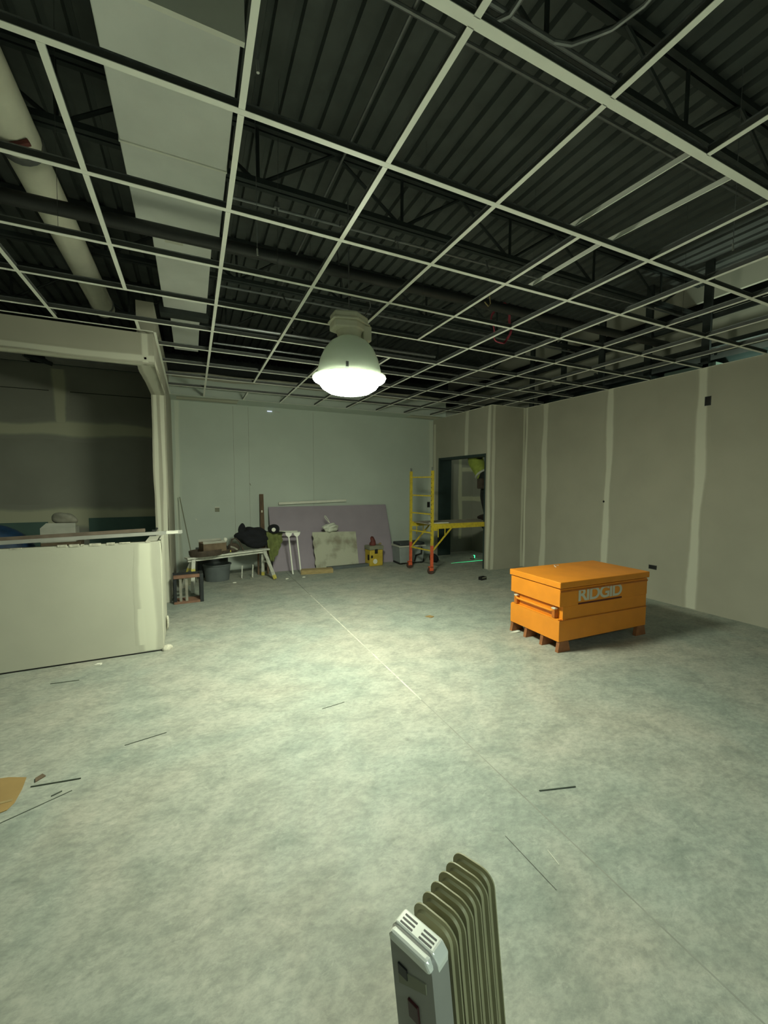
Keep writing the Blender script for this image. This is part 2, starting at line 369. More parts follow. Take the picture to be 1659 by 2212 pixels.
# far wall
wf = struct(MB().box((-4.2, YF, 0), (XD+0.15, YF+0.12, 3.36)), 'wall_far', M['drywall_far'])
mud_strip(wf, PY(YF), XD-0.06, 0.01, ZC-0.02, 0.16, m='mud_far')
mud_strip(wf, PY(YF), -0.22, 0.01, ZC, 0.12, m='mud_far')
for xs in (0.69, 0.95, 2.15):
    o = MB().box((xs-0.002, YF-0.0015, 0.3), (xs+0.002, YF+0.001, 2.95)).build('panel_seam', M['frame_gray'], wf)
# soffit along the far wall
YS = 7.36
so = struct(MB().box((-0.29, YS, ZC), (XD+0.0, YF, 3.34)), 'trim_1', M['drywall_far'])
def PZd(zw): return lambda u, v, off: (u, v, zw-off)
mud_strip(so, PZd(ZC), 7.60, -0.2, 0.75, 0.34, horiz=True)
mud_strip(so, PZd(ZC), 7.60, 4.1, 4.8, 0.34, horiz=True)
mud_strip(so, PY(YS), 3.30, -0.25, 4.8, 0.10, horiz=True)
# left: header, return header, column, low wall
YH = 4.46; ZH = 2.69; XI = -0.29; TH = 0.15; YCOL = 6.0
hd = struct(MB().box((-4.2, YH, ZH), (XI, YH+TH, 2.955)).box((XI-TH, YH+TH, ZH), (XI, YCOL, 3.30)), 'wall_header', M['drywall'])
mud_strip(hd, PY(YH), ZH+0.035, -4.1, XI, 0.09, horiz=True, wob=0.006)
mud_strip(hd, PY(YH), XI-0.075, ZH, 2.95, 0.11, wob=0.006)
mud_strip(hd, PXp(XI), ZH+0.03, YH, YCOL, 0.08, horiz=True, wob=0.005)
mud_strip(hd, PZd(ZH), XI-TH/2, YH, YCOL, 0.15, wob=0.004)
mud_strip(hd, PZd(ZH), YH+TH/2, -4.1, XI, 0.15, horiz=True, wob=0.004)
cl = struct(MB().box((XI-TH, YCOL, 0), (XI, YF, 3.30)), 'wall_stub', M['drywall'])
mud_strip(cl, PY(YCOL), XI-TH/2-0.035, 0.01, ZH, 0.075, wob=0.004)
mud_strip(cl, PY(YCOL), XI-0.035, 0.01, ZH, 0.075, wob=0.004)
mud_strip(cl, PXp(XI), YCOL+0.05, 0.01, 2.97, 0.11, wob=0.006)
mud_strip(cl, PXp(XI), YF-0.07, 0.01, 2.97, 0.16, wob=0.01)
YL = 4.29; ZL = 1.035
lwm = MB().box((-4.2, YL, 0.012), (XI-0.0, YL+0.016, ZL)).box((-4.2, YL+0.125, 0.012), (XI-0.02, YL+0.141, ZL-0.01)).box((-4.2, YL+0.016, 0.0), (XI-0.02, YL+0.125, ZL-0.03)) \
    .box((XI-0.016, YL+0.016, 0.012), (XI, 5.02, ZL-0.005)).box((XI-0.14, YL+0.141, 0), (XI-0.016, 5.02, ZL-0.03))
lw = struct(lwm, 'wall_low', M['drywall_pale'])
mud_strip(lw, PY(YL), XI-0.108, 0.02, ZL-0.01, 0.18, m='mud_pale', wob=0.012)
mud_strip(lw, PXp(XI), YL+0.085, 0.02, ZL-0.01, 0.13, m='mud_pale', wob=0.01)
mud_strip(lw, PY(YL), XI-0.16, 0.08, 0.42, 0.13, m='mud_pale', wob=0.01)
eg = MB(); xx = -2.2                               # torn paper along the cut edge
while xx < XI-0.02:
    L_ = random.uniform(0.02, 0.09)
    if random.random() < 0.7: eg.box((xx, YL-0.003, ZL-random.uniform(0.004, 0.012)), (xx+L_, YL+0.014, ZL+random.uniform(0.002, 0.012)))
    xx += L_+random.uniform(0, 0.05)
eg.build('torn_edge', M['raw_edge'], lw, kind='stuff')
MB().box((-4.2, YL-0.002, 0), (XI, YL+0.03, 0.011)).build('base_gap', M['hole'], lw)
# mud blobs at the foot of the low wall
def blob(c, r, name, m, parent=None, seed=0, sq=(1, 1, 1), sub=2, amp=0.25, fq=3):
    bm = bmesh.new(); bmesh.ops.create_icosphere(bm, subdivisions=sub, radius=1); rnd = random.Random(seed)
    f = [Vector((rnd.uniform(-fq, fq), rnd.uniform(-fq, fq), rnd.uniform(-fq, fq))) for _ in range(4)]
    for v in bm.verts:
        k = 1+amp*sum(math.sin(v.co.dot(q)+i) for i, q in enumerate(f))/2.2
        v.co = Vector((v.co.x*sq[0], v.co.y*sq[1], v.co.z*sq[2]))*k*r+Vector(c)
    me = bpy.data.meshes.new(name); bm.to_mesh(me); bm.free(); me.materials.append(m)
    for p in me.polygons: p.use_smooth = True
    o = bpy.data.objects.new(name, me); COL.objects.link(o)
    if parent: o.parent = parent
    return o
blob((XI+0.03, YL+0.03, 0.012), 0.05, 'compound_lump', M['raw_edge'], lw, 3, (1, 1, 0.6))
blob((XI+0.015, 4.80, 0.09), 0.06, 'compound_lump', M['raw_edge'], lw, 5, (0.25, 0.8, 1.5))
# left room rear wall bands and green board
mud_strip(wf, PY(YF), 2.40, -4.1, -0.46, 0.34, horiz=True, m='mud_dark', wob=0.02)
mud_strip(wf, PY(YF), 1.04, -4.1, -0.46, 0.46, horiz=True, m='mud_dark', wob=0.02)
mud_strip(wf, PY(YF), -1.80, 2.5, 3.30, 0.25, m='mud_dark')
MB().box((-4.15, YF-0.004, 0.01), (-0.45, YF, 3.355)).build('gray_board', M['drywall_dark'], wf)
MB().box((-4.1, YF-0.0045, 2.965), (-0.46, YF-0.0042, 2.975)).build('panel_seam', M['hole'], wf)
MB().box((-1.50, YF-0.02, 0.01), (-0.45, YF-0.004, 1.02)).box((-4.1, YF-0.02, 0.01), (-2.02, YF-0.004, 0.98)).build('green_board', M['green_board'], wf)
for o in list(wf.children):
    if o.name.startswith('joint_compound') and 'gray' in o.data.materials[0].name: o.location.y = -0.005
# rest of the hall out of frame
struct(MB().box((XL-0.12, YN, 0), (XL, YF, 3.4)), 'wall_left', M['drywall'])
struct(MB().box((XL-0.12, YN-0.12, 0), (XR+0.12, YN, 4.3)), 'wall_back', M['drywall'])
# above the right wall: exterior board band and studs behind
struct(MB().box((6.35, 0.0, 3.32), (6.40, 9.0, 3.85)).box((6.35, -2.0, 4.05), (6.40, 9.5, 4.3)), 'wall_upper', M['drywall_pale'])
struct(MB().box((6.9, -4, 0), (7.0, 10, 4.4)).box((-4.5, 9.9, 0), (7, 10.0, 4.4)), 'wall_outer', M['deck'])
for k in range(9):
    y = 0.1+k*0.72
    so_ = MB().box((5.80, y, ZC-0.05), (5.84, y+0.09, 4.30)).build('stud', M['joist'], bpy.data.objects['wall_upper'])
for zz in (3.26, 3.62):
    MB().box((5.86, -2, zz), (5.92, 9, zz+0.05)).build('stud_brace', M['joist'], bpy.data.objects['wall_upper'])
MB().box((5.80, 2.9, 2.985), (6.30, 3.5, 3.06)).box((5.80, 1.6, 2.985), (6.2, 2.2, 3.03)).build('film_panel', M['insul'], bpy.data.objects['wall_upper'])
MB().box((6.15, -1, 3.02), (6.32, 6.0, 3.18)).build('dark_duct', M['teal_steel'], bpy.data.objects['wall_upper'])
for k in range(6):
    y = 1.2+k*0.85
    MB().bar((5.85, y, 3.32), (6.34, y+0.28, 3.30), 0.03, 0.03).build('stud_brace', M['joist'], bpy.data.objects['wall_upper'])

# control joint (chalked) and hairlines
cj = MB().box((JX-0.006, 2.5, 0.0), (JX+0.006, 5.6, 0.0008)).build('chalk_line', M['chalk'], fl)
cj2 = MB().box((JX-0.003, -0.5, 0.0), (JX+0.003, 2.5, 0.0005)).build('control_joint', M['joint'], fl)

# ================================================================= SUSPENDED CEILING GRID
def AX(a): return 0.207+0.61*a
def BY(b): return 1.107+0.62*b
grid = thing('ceiling_grid', 'pale suspended ceiling grid of empty square tee bars hung over the whole room', 'ceiling grid', (0, 0, ZC))
def tee_mb(L_, axis, wdt=0.025):
    b = MB(); h = wdt/2
    def bx(a, c, z0, z1, mi):
        b.cur = mi
        b.box((0, a, z0), (L_, c, z1)) if axis == 'x' else b.box((a, 0, z0), (c, L_, z1))
    bx(-h, h, 0, 0.0025, 0); bx(-0.0012, 0.0012, 0.0025, 0.034, 2); bx(-0.004, 0.004, 0.034, 0.040, 1)
    return b
mc = {}
def tee(name, x, y, L_, axis, wdt=0.025, z=0.0):
    k = (round(L_, 3), axis, wdt)
    if k not in mc: mc[k] = tee_mb(L_, axis, wdt).mesh(name, [M['tee'], M['galv'], M['web']])
    o = bpy.data.objects.new(name, mc[k]); COL.objects.link(o); o.parent = grid; o.location = (x, y, z); return o
for b in range(-3, 10):
    y = BY(b); x0 = -4.1 if y < YH-0.05 else XI+0.01
    x1 = XR-0.01 if y < YP else XD-0.01
    tee('main_tee', x0, y, x1-x0, 'x', 0.034 if b == 0 else 0.026)
for a in range(-6, 9):
    x = AX(a)
    for b in range(-3, 10):
        y0, y1 = BY(b), BY(b+1)
        if y0 > YP-0.3 and x > XD: continue
        if b == 9: y1 = YS
        if x < XI and y0 > YH: continue
        if x < XI and y1 > YH: y1 = YH
        if a == -1 and (b <= 0 or b == 4): continue
        if a == -2 and b < 2: continue
        if a <= -3 and b < 1: continue
        if a == 1 and b == 8: continue
        if a == 3 and b == 0: continue
        if a == 3 and b == 4: continue
        if x > XD and y1 > YP: y1 = YP
        if y1-y0 < 0.05: continue
        tee('cross_tee', x, y0+0.014, y1-y0-0.028, 'y', 0.024)
# wall angles
def ang(a, b): 
    MB().box(a, b).build('wall_angle', M['tee'], grid)
ang((XR-0.024, YN, 0.0), (XR-0.001, YP, 0.002)); ang((XD, YP-0.024, 0), (XR-0.024, YP-0.001, 0.002)); ang((XD-0.024, YP, 0), (XD-0.001, YS, 0.002))
ang((XI, YS-0.024, -0.002), (XD, YS-0.001, 0.0)); ang((XI+0.001, YH, 0), (XI+0.022, YS, 0.002)); ang((-4.1, YH-0.024, 0), (XI, YH-0.001, 0.002))
# hanger wires
for k, (a, b) in enumerate([(0.6, 3), (2.5, 3), (4.4, 3), (6.4, 2), (1.5, 5), (3.5, 5), (5.5, 5), (-1.4, 3)]):
    x, y = AX(a), BY(b)
    MB().tube([(x, y, 0.03), (x+0.01, y, 0.6), (x+0.03, y+0.02, 1.32)], 0.0012, 5).build('hanger_wire', M['web'], grid)
# loose tees laid across the open bays
for i, (p, q) in enumerate([((2.032, 1.16, 3.032), (1.983, 1.79, 3.032)), ((2.36, 1.16, 3.032), (2.30, 1.79, 3.032)), ((2.31, 1.80, 3.045), (2.29, 2.40, 3.03)), ((2.10, 1.78, 3.045), (2.07, 2.37, 3.03))]):
    o = MB().bar(p, q, 0.003, 0.026).bar((p[0], p[1], p[2]-0.013), (q[0], q[1], q[2]-0.013), 0.007, 0.002).build('ceiling_tee', M['tee'])
    tag(o, 'loose thin steel tee %s, resting on the grid' % ['across the open bay, left of a pair', 'across the open bay, right of a pair', 'dark and short, right behind the bridging pair', 'shiny and short, beside the missing cross bar'][i], 'ceiling tee', 'loose tees lying on the grid')

# ================================================================= ROOF STEEL AND SERVICES
ZJ = 3.86
def joist(y, label):
    t = thing('roof_joist', label, 'joist', (0, y, 0), group='open web joists under the deck')
    for nm, z in (('top_chord', 4.275), ('bottom_chord', ZJ)):
        MB().box((-4.2, -0.045, z-0.02), (6.8, -0.008, z+0.02)).box((-4.2, 0.008, z-0.02), (6.8, 0.045, z+0.02)).build(nm, M['joist'], t)
    me_v = MB().tube([(0, 0, ZJ), (0, 0, 4.27)], 0.014, 6).mesh('web_post', M['joist'])
    me_d = MB().tube([(0, 0, ZJ), (0.62, 0, 4.27)], 0.014, 6).mesh('web_diagonal', M['joist'])
    me_e = MB().tube([(0, 0, ZJ), (-0.62, 0, 4.27)], 0.014, 6).mesh('web_diagonal', M['joist'])
    for k in range(-3, 5):
        for nm, me in (('web_post', me_v), ('web_diagonal', me_d), ('web_diagonal', me_e)):
            o = bpy.data.objects.new(nm, me); COL.objects.link(o); o.parent = t; o.location = (0.52+1.24*k, 0, 0)
    return t
for y, lb in ((0.1, 'dark open web roof joist nearest the camera at the top edge'), (1.75, 'dark open web roof joist at upper right under the shadowed deck'), (3.4, 'dark open web roof joist crossing above the middle of the grid'),
              (5.05, 'dark open web roof joist above the hanging lamp, second from the far wall'), (6.7, 'dark open web roof joist closest to the far wall')):
    joist(y, lb)
# rectangular duct
d = thing('rectangular_duct', 'wide pale rectangular duct running above the grid at upper left', 'duct', (-0.035, 2.02, 3.5))
b = MB().box((-0.285, 0, 0), (0.28, 0.82, 0.32)).build('duct_section', M['duct'], d, bevel=0.006)
MB().box((-0.285, 0.83, 0), (0.28, 1.62, 0.32)).build('duct_section', M['duct'], d, bevel=0.006)
MB().box((-0.20, 1.64, 0.03), (0.235, 3.28, 0.30)).build('duct_section', M['duct'], d, bevel=0.006)
MB().box((-0.15, 3.42, 0.05), (0.17, 4.9, 0.28)).build('duct_section', M['duct'], d, bevel=0.006)
MB().box((-0.30, -0.025, -0.015), (0.295, 0.0, 0.335)).build('duct_flange', M['tee'], d)
MB().box((-0.288, 0.818, -0.006), (0.283, 0.832, 0.324)).build('duct_flange', M['tee'], d)
MB().box((-0.292, 1.615, -0.01), (0.287, 1.64, 0.33)).build('duct_flange', M['duct'], d)
MB().box((-0.24, 3.27, -0.03), (0.26, 3.42, 0.34)).build('damper_frame', M['joist'], d)
MB().box((-0.11, 1.66, -0.012), (0.02, 1.80, 0.02)).build('duct_label', M['paper'], d)
# duct in the side room
d2 = thing('side_room_duct', 'dim gray duct run under the roof of the dark room at left', 'duct', (-4.0, 7.25, 3.30))
MB().box((0, 0, 0), (1.95, 0.3, 0.10)).build('duct_section', M['shade_gray'], d2); MB().box((2.2, 0, 0), (3.5, 0.3, 0.10)).build('duct_section', M['shade_gray'], d2); MB().bar((1.9, 0.1, 0.05), (2.25, 0.1, -0.05), 0.05, 0.05).build('joint_bar', M['joist'], d2)
# round duct
o = thing('round_duct', 'pale round pipe duct above the grid at the left edge', 'duct', (-0.90, 0.9, 3.66))
MB().tube([(-0.01, 0, 0.0), (0, 1.6, 0), (0.0, 2.45, 0)], 0.115, 20).build('duct_section', M['pipe_white'], o, smooth=True)
MB().tube([(0.0, 2.46, 0), (0, 5.1, 0)], 0.112, 20).build('duct_section', M['pipe_white'], o, smooth=True)
MB().tube([(0.0, 2.43, 0), (0, 2.48, 0)], 0.125, 20).build('clamp_band', M['conduit'], o, smooth=True)
MB().tube([(0.0, 4.93, 0), (0, 4.96, 0)], 0.122, 20).build('clamp_band', M['conduit'], o, smooth=True)
# sprinkler main and hangers
o = tag(MB().tube([(-4.1, 3.36, 3.30), (5.6, 3.36, 3.36)], 0.045, 12).build('sprinkler_pipe', M['pipe_dark'], smooth=True), 'dark iron sprinkler pipe crossing below the white ducts', 'pipe')
o = thing('duct_hanger', 'dark rusty hanger strap on the round pipe at left', 'hanger', (-0.90, 3.2, 3.66))
MB().tube([(-0.25, 0.1, -0.12), (-0.13, 0.05, -0.14), (0.0, 0.0, -0.135), (0.09, -0.02, -0.10)], 0.018, 8).build('strap', M['rust'], o, smooth=True)
MB().tube([(-0.25, 0.1, -0.12), (-0.27, 0.1, 0.60)], 0.008, 6).build('rod', M['conduit'], o)
# conduits
def tubeobj(name, pts, r, m, label, cat, group=None, n=8):
    o = MB().tube(pts, r, n).build(name, M[m], smooth=True); return tag(o, label, cat, group)
tubeobj('conduit', [(1.20, -2.0, 4.20), (1.18, 3.0, 4.20), (1.14, 6.8, 4.20)], 0.011, 'conduit', 'single straight thin conduit along the deck ribs at upper middle', 'conduit')
tubeobj('conduit', [(-1.0, 2.165, 4.18), (6.2, 2.15, 4.18)], 0.014, 'conduit', 'long conduit crossing under the deck at upper right, lower of the pair', 'conduit')
tubeobj('conduit', [(-0.5, 1.66, 3.80), (2.2, 1.655, 3.80), (2.22, 1.655, 3.84)], 0.014, 'conduit', 'short conduit on the near joist ending by a dark box', 'conduit')
tubeobj('conduit', [(-0.5, 1.70, 3.78), (3.02, 1.69, 3.78), (3.08, 1.69, 3.77), (3.11, 1.70, 3.72)], 0.013, 'conduit', 'long conduit on the near joist with a hooked end', 'conduit')
tubeobj('flexible_conduit', [(1.70, 1.66, 3.80), (1.80, 1.62, 3.79), (1.87, 1.56, 3.80), (1.93, 1.49, 3.80), (1.97, 1.36, 3.80), (2.0, 1.1, 3.85), (2.0, 0.7, 3.9)], 0.012, 'conduit', 'curved flexible conduit sweeping out of the top edge at right', 'conduit')
tubeobj('flexible_conduit', [(1.30, 1.70, 3.80), (1.37, 1.70, 3.78), (1.42, 1.64, 3.78), (1.43, 1.5, 3.80), (1.45, 1.3, 3.9)], 0.014, 'conduit', 'short curved conduit at the top edge right of centre', 'conduit')
tubeobj('conduit', [(0.30, 3.26, 3.62), (5.5, 3.13, 3.62)], 0.010, 'conduit', 'thin conduit with small fittings under the middle joist', 'conduit')
tubeobj('conduit', [(0.30, 4.66, 3.60), (5.4, 4.62, 3.60)], 0.013, 'conduit', 'thin conduit crossing above the lamp toward the right wall', 'conduit')
tubeobj('conduit', [(0.3, 5.9, 3.40), (5.2, 5.85, 3.40)], 0.014, 'conduit', 'conduit run nearest the far wall above the grid', 'conduit')
tubeobj('conduit', [(0.3, 5.5, 3.5), (3.4, 5.45, 3.5)], 0.02, 'conduit', 'stout conduit run above the lamp in front of the farthest one', 'conduit')
for i, (x, lb) in enumerate(((0.62, 'left'), (1.13, 'middle'), (1.62, 'right'))):
    t = thing('beam_clamp', 'small pale clamp on the thin conduit, %s one of three' % lb, 'clamp', (x, 3.21, 3.62), group='clamps on the thin conduit')
    MB().box((-0.018, -0.015, -0.02), (0.018, 0.015, 0.02)).build('clip', M['conduit'], t); MB().tube([(0, 0, -0.02), (0.01, 0, -0.07)], 0.005, 6).build('bolt', M['conduit'], t)
o = MB()
pts = [(0.13*math.cos(a)*(1+0.05*math.sin(3*a)), 0.02*math.sin(5*a), 0.20*math.sin(a)) for a in [2*PI*k/28 for k in range(28)]]
o.tube(pts, 0.007, 6, closed=True); o.tube([(p[0]*0.93+0.01, p[1]+0.02, p[2]*0.95) for p in pts], 0.007, 6, closed=True)
o.tube([(-0.03, 0, 0.19), (0.03, 0, 0.23), (0.09, 0.01, 0.21)], 0.007, 6)
o = o.build('cable_coil', M['cable_red'], smooth=True); o.location = (3.02, 3.52, 3.26); tag(o, 'coil of red cable hanging above the grid at centre right', 'cable')
tubeobj('cable_tail', [(2.38, 2.94, 3.22), (2.40, 2.95, 3.14), (2.37, 2.94, 3.11), (2.33, 2.94, 3.14)], 0.005, 'pine', 'short pale wire tail left of the red coil', 'cable')
for i, (p, lb) in enumerate((((0.435, 2.93, 3.10), 'left of centre above the second cell row'), ((3.22, 1.55, 3.10), 'at the right edge under the black deck'), ((0.26, 1.67, 3.10), 'beside the long bar at top left of centre'))):
    o = MB().tube([(p[0], p[1], p[2]+0.03), (p[0]+0.002, p[1], p[2]-0.012)], 0.006, 8).build('wire_end', M['wire'], smooth=True); tag(o, 'tiny bright wire end %s' % lb, 'wire end', 'bright wire ends above the grid')
    MB().tube([(p[0], p[1], p[2]+0.03), (p[0], p[1], 4.2)], 0.002, 5).build('wire', M['conduit'], o)
tubeobj('loose_cable', [(0.95, 4.62, 3.60), (0.97, 4.5, 3.45), (1.02, 4.42, 3.35), (1.0, 4.40, 3.2)], 0.008, 'conduit', 'dangling cable end above the grid left of the lamp', 'cable')
tubeobj('loose_cable', [(2.5, 3.15, 3.62), (2.5, 3.1, 3.50), (2.55, 3.08, 3.42), (2.62, 3.1, 3.44), (2.68, 3.1, 3.5)], 0.007, 'conduit', 'looped cable hanging from the thin conduit at centre right', 'cable')

# ================================================================= HIGH BAY LAMP
lp = thing('high_bay_lamp', 'hanging high bay lamp with gray bell reflector, lit white glass and cream ballast box', 'lamp', (LAMP[0], LAMP[1], 2.30))
prf = [(0.001, 0.452), (0.095, 0.45), (0.10, 0.445), (0.15, 0.415), (0.20, 0.355), (0.235, 0.28), (0.255, 0.20), (0.262, 0.150), (0.292, 0.138), (0.294, 0.130), (0.25, 0.142), (0.245, 0.20), (0.225, 0.28), (0.19, 0.35), (0.14, 0.40), (0.09, 0.43), (0.001, 0.432)]
MB().lathe(prf, 40).build('reflector_shade', M['shade'], lp, smooth=True)
MB().lathe([(0.001, 0.0), (0.10, 0.004), (0.17, 0.020), (0.22, 0.050), (0.25, 0.090), (0.29, 0.112), (0.294, 0.132), (0.262, 0.1415), (0.001, 0.1415)], 40).build('glass_refractor', M['lens'], lp, smooth=True)
MB().lathe([(0.296, 0.126), (0.300, 0.128), (0.300, 0.139), (0.290, 0.141)], 40).build('rim_band', M['shade'], lp, smooth=True)
MB().box((-0.02, -0.012, 0.15), (0.0, 0.0, 0.19)).build('latch', M['conduit'], lp).location = (-0.10, -0.245, 0)
Xr = Matrix.Rotation(math.radians(-12), 4, 'Z')
bb = MB(); bb.lathe([(0.001, 0.44), (0.085, 0.44), (0.095, 0.46), (0.11, 0.52), (0.11, 0.54), (0.001, 0.54)], 24); bb.build('ballast_neck', M['ballast'], lp, smooth=True)
hexp = [(-0.15, -0.085), (0.02, -0.13), (0.16, -0.03), (0.15, 0.09), (-0.02, 0.12), (-0.15, 0.06)]
MB().flat(hexp, 0.50, 0.56).build('ballast_housing', M['ballast'], lp, bevel=0.012)
MB().flat([(x*1.08, y*1.08) for x, y in hexp], 0.56, 0.575).build('housing_flange', M['ballast'], lp, bevel=0.003)
MB().flat([(x*0.98, y*0.98) for x, y in hexp], 0.575, 0.63).build('housing_lid', M['ballast'], lp, bevel=0.015)
MB().box((0.10, -0.07, 0.43), (0.17, -0.01, 0.55)).build('side_box', M['ballast'], lp, bevel=0.008)
MB().box((-0.05, -0.05, 0.62), (0.04, 0.04, 0.645)).build('mount_block', M['ballast'], lp, bevel=0.004)
MB().tube([(0.0, 0.0, 0.64), (0, 0.0, 0.70), (0, 0.02, 1.55)], 0.006, 6).build('hook_rod', M['conduit'], lp)
MB().tube([(0.10, 0.05, 0.60), (0.16, 0.05, 0.68), (0.20, 0.03, 0.75), (0.18, 0.0, 0.78), (0.08, 0.05, 0.80), (0.02, 0.2, 0.9), (0.0, 0.3, 1.3)], 0.006, 8).build('power_cord', M['conduit'], lp, smooth=True)

# ================================================================= ORANGE JOBSITE BOX
jb = thing('jobsite_box', 'orange steel jobsite box with white lettering standing at right on brown skids', 'tool box', (3.05, 2.68, 0), math.radians(-1.5))
W_, D_, Z0, Z1, ZT = 1.22, 0.66, 0.10, 0.60, 0.668
def rbox(mb, a, b_): mb.box(a, b_)
bd = MB()
bd.box((0, 0, Z0), (W_, D_, 0.30))                                   # lower body
bd.box((0.0, 0.012, 0.30), (W_, D_-0.012, 0.31))
bd.box((0.0, 0.0, 0.43), (W_, D_, Z1))                               # upper body
bd.box((0.045, 0.004, 0.30), (W_, D_, 0.43))                       # recessed band on the end
bd.build('body', M['orange'], jb, bevel=0.004)
MB().box((-0.012, -0.014, Z1+0.008), (W_+0.012, D_+0.012, ZT)).build('lid', M['orange'], jb, bevel=0.006)
MB().box((0.02, 0.01, Z1), (W_-0.02, D_-0.01, Z1+0.008)).build('lid_gap', M['stripe'], jb)
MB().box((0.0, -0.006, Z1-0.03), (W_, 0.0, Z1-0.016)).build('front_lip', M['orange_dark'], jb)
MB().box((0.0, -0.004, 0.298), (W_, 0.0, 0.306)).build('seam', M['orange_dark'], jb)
# end handle in the recess
MB().box((0.030, 0.10, 0.312), (0.044, D_-0.10, 0.418)).build('handle_plate', M['orange'], jb, bevel=0.003)
MB().tube([(0.02, 0.06, 0.395), (0.004, 0.075, 0.39), (0.002, 0.10, 0.375), (0.002, D_-0.10, 0.375), (0.004, D_-0.075, 0.39), (0.02, D_-0.06, 0.395)], 0.012, 10).build('end_handle', M['orange'], jb, smooth=True)
for y in (0.055, D_-0.095):
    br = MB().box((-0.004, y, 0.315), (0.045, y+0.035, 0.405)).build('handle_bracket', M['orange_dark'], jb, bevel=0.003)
    MB().box((-0.008, y-0.004, 0.40), (0.03, y+0.038, 0.410)).build('bracket_tab', M['letter'], br)
# skids: four channels across the end
for i, x in enumerate((0.0, W_-0.14)):
    for y0 in (0.0, 0.20, 0.42, D_-0.035):
        MB().add([(x-0.005, y0, 0.0), (x+0.15, y0, 0.0), (x+0.15, y0+0.035, 0.0), (x-0.005, y0+0.035, 0.0), (x+0.012, y0, Z0), (x+0.125, y0, Z0), (x+0.125, y0+0.035, Z0), (x+0.012, y0+0.035, Z0)],
                 [(0,3,2,1),(4,5,6,7),(0,1,5,4),(1,2,6,5),(2,3,7,6),(3,0,4,7)]).build('skid_foot', M['brown_skid'], jb)
MB().box((0.06, 0.02, Z0-0.012), (W_-0.06, D_-0.02, Z0)).build('base_plate', M['brown_skid'], jb)
# lettering
def text_mesh(s, size, off=0.0, ext=0.002, sx=1.0, m='letter', spacing=1.0):
    cu = bpy.data.curves.new('lettering', 'FONT'); cu.body = s; cu.size = size; cu.extrude = ext; cu.offset = off; cu.space_character = spacing
    o = bpy.data.objects.new('tmp', cu); COL.objects.link(o); dg = bpy.context.evaluated_depsgraph_get()
    me = bpy.data.meshes.new_from_object(o.evaluated_get(dg)); bpy.data.objects.remove(o); bpy.data.curves.remove(cu)
    me.materials.clear(); me.materials.append(M[m]); return me
lettering = None
LX0, LX1, LZ0, LZ1 = 0.235, 0.835, 0.462, 0.585
me = text_mesh('RIDGID', 0.17, 0.0045, 0.001, spacing=0.9)
xs_ = [v.co.x for v in me.vertices]; ys_ = [v.co.y for v in me.vertices]
for v in me.vertices:
    v.co = Vector((LX0+(v.co.x-min(xs_))/(max(xs_)-min(xs_))*(LX1-LX0), -0.0015-v.co.z, LZ0+(v.co.y-min(ys_))/(max(ys_)-min(ys_))*(LZ1-LZ0)))
o = bpy.data.objects.new('lettering', me); COL.objects.link(o); o.parent = jb; o['label'] = 'pale RIDGID lettering'
MB().box((LX0, -0.0025, 0.432), (LX1, 0.0, 0.448)).build('underline', M['stripe'], jb)
MB().tube([(0.55, 0.3, ZT), (0.56, 0.34, ZT+0.01), (0.60, 0.36, ZT+0.008), (0.64, 0.35, ZT+0.004)], 0.004, 6).build('twist_tie', M['paper']); 
o = bpy.data.objects['twist_tie']; o.location = (3.02, 2.90, 0.0); tag(o, 'small white scrap lying on the orange box lid', 'scrap')

# ================================================================= OIL FILLED HEATER
ht = thing('oil_heater', 'cream finned oil heater with silver control end in the foreground', 'heater', (0.4275, 0.6485, 0.012), rot=(math.radians(-4.0), math.radians(-3.6), math.radians(21.5)))
HW, HH = 0.116, 0.625
# local x along the fins (away to the right), local y across, origin near the control end
def fin_poly(w_, z0, z1, r):
    p = []
    for cx_, cz, a0 in ((w_/2-r, z1-r, 0), (-w_/2+r, z1-r, 90), (-w_/2+r, z0+r, 180), (w_/2-r, z0+r, 270)):
        for k in range(7):
            a = math.radians(a0+k*15); p.append((cx_+r*math.cos(a), cz+r*math.sin(a)))
    return p
fm = MB(); Rz = Matrix.Rotation(math.radians(90), 4, 'Z')
outer = fin_poly(HW, 0.10, HH, 0.035); mid_ = fin_poly(HW-0.020, 0.110, HH-0.010, 0.028); inner = fin_poly(HW-0.025, 0.1125, HH-0.0125, 0.0265)
def ringx(poly, x): return [(x, y, z) for y, z in poly]
vs = ringx(inner, -0.0085)+ringx(mid_, -0.0025)+ringx(outer, -0.0018)+ringx(outer, 0.0018)+ringx(mid_, 0.0025)+ringx(inner, 0.0085); n = len(outer)
fs = []
for r_ in range(5):
    for i in range(n): fs.append((r_*n+i, r_*n+(i+1) % n, (r_+1)*n+(i+1) % n, (r_+1)*n+i))
fs.append(tuple(range(n-1, -1, -1))); fs.append(tuple(5*n+i for i in range(n)))
fm.add(vs, fs); fme = fm.mesh('fin', M['heater'])
for p in fme.polygons: p.use_smooth = True
fme.set_sharp_from_angle(angle=math.radians(35))
fm2 = fme
for k in range(1, 7):
    o = bpy.data.objects.new('fin', fme); COL.objects.link(o); o.parent = ht; o.location = (0.050+0.0315*k, 0, 0)
MB().tube([(0.03, 0, HH-0.055), (0.25, 0, HH-0.055)], 0.022, 12).tube([(0.03, 0, 0.17), (0.25, 0, 0.17)], 0.022, 12).build('oil_header', M['heater'], ht, smooth=True)
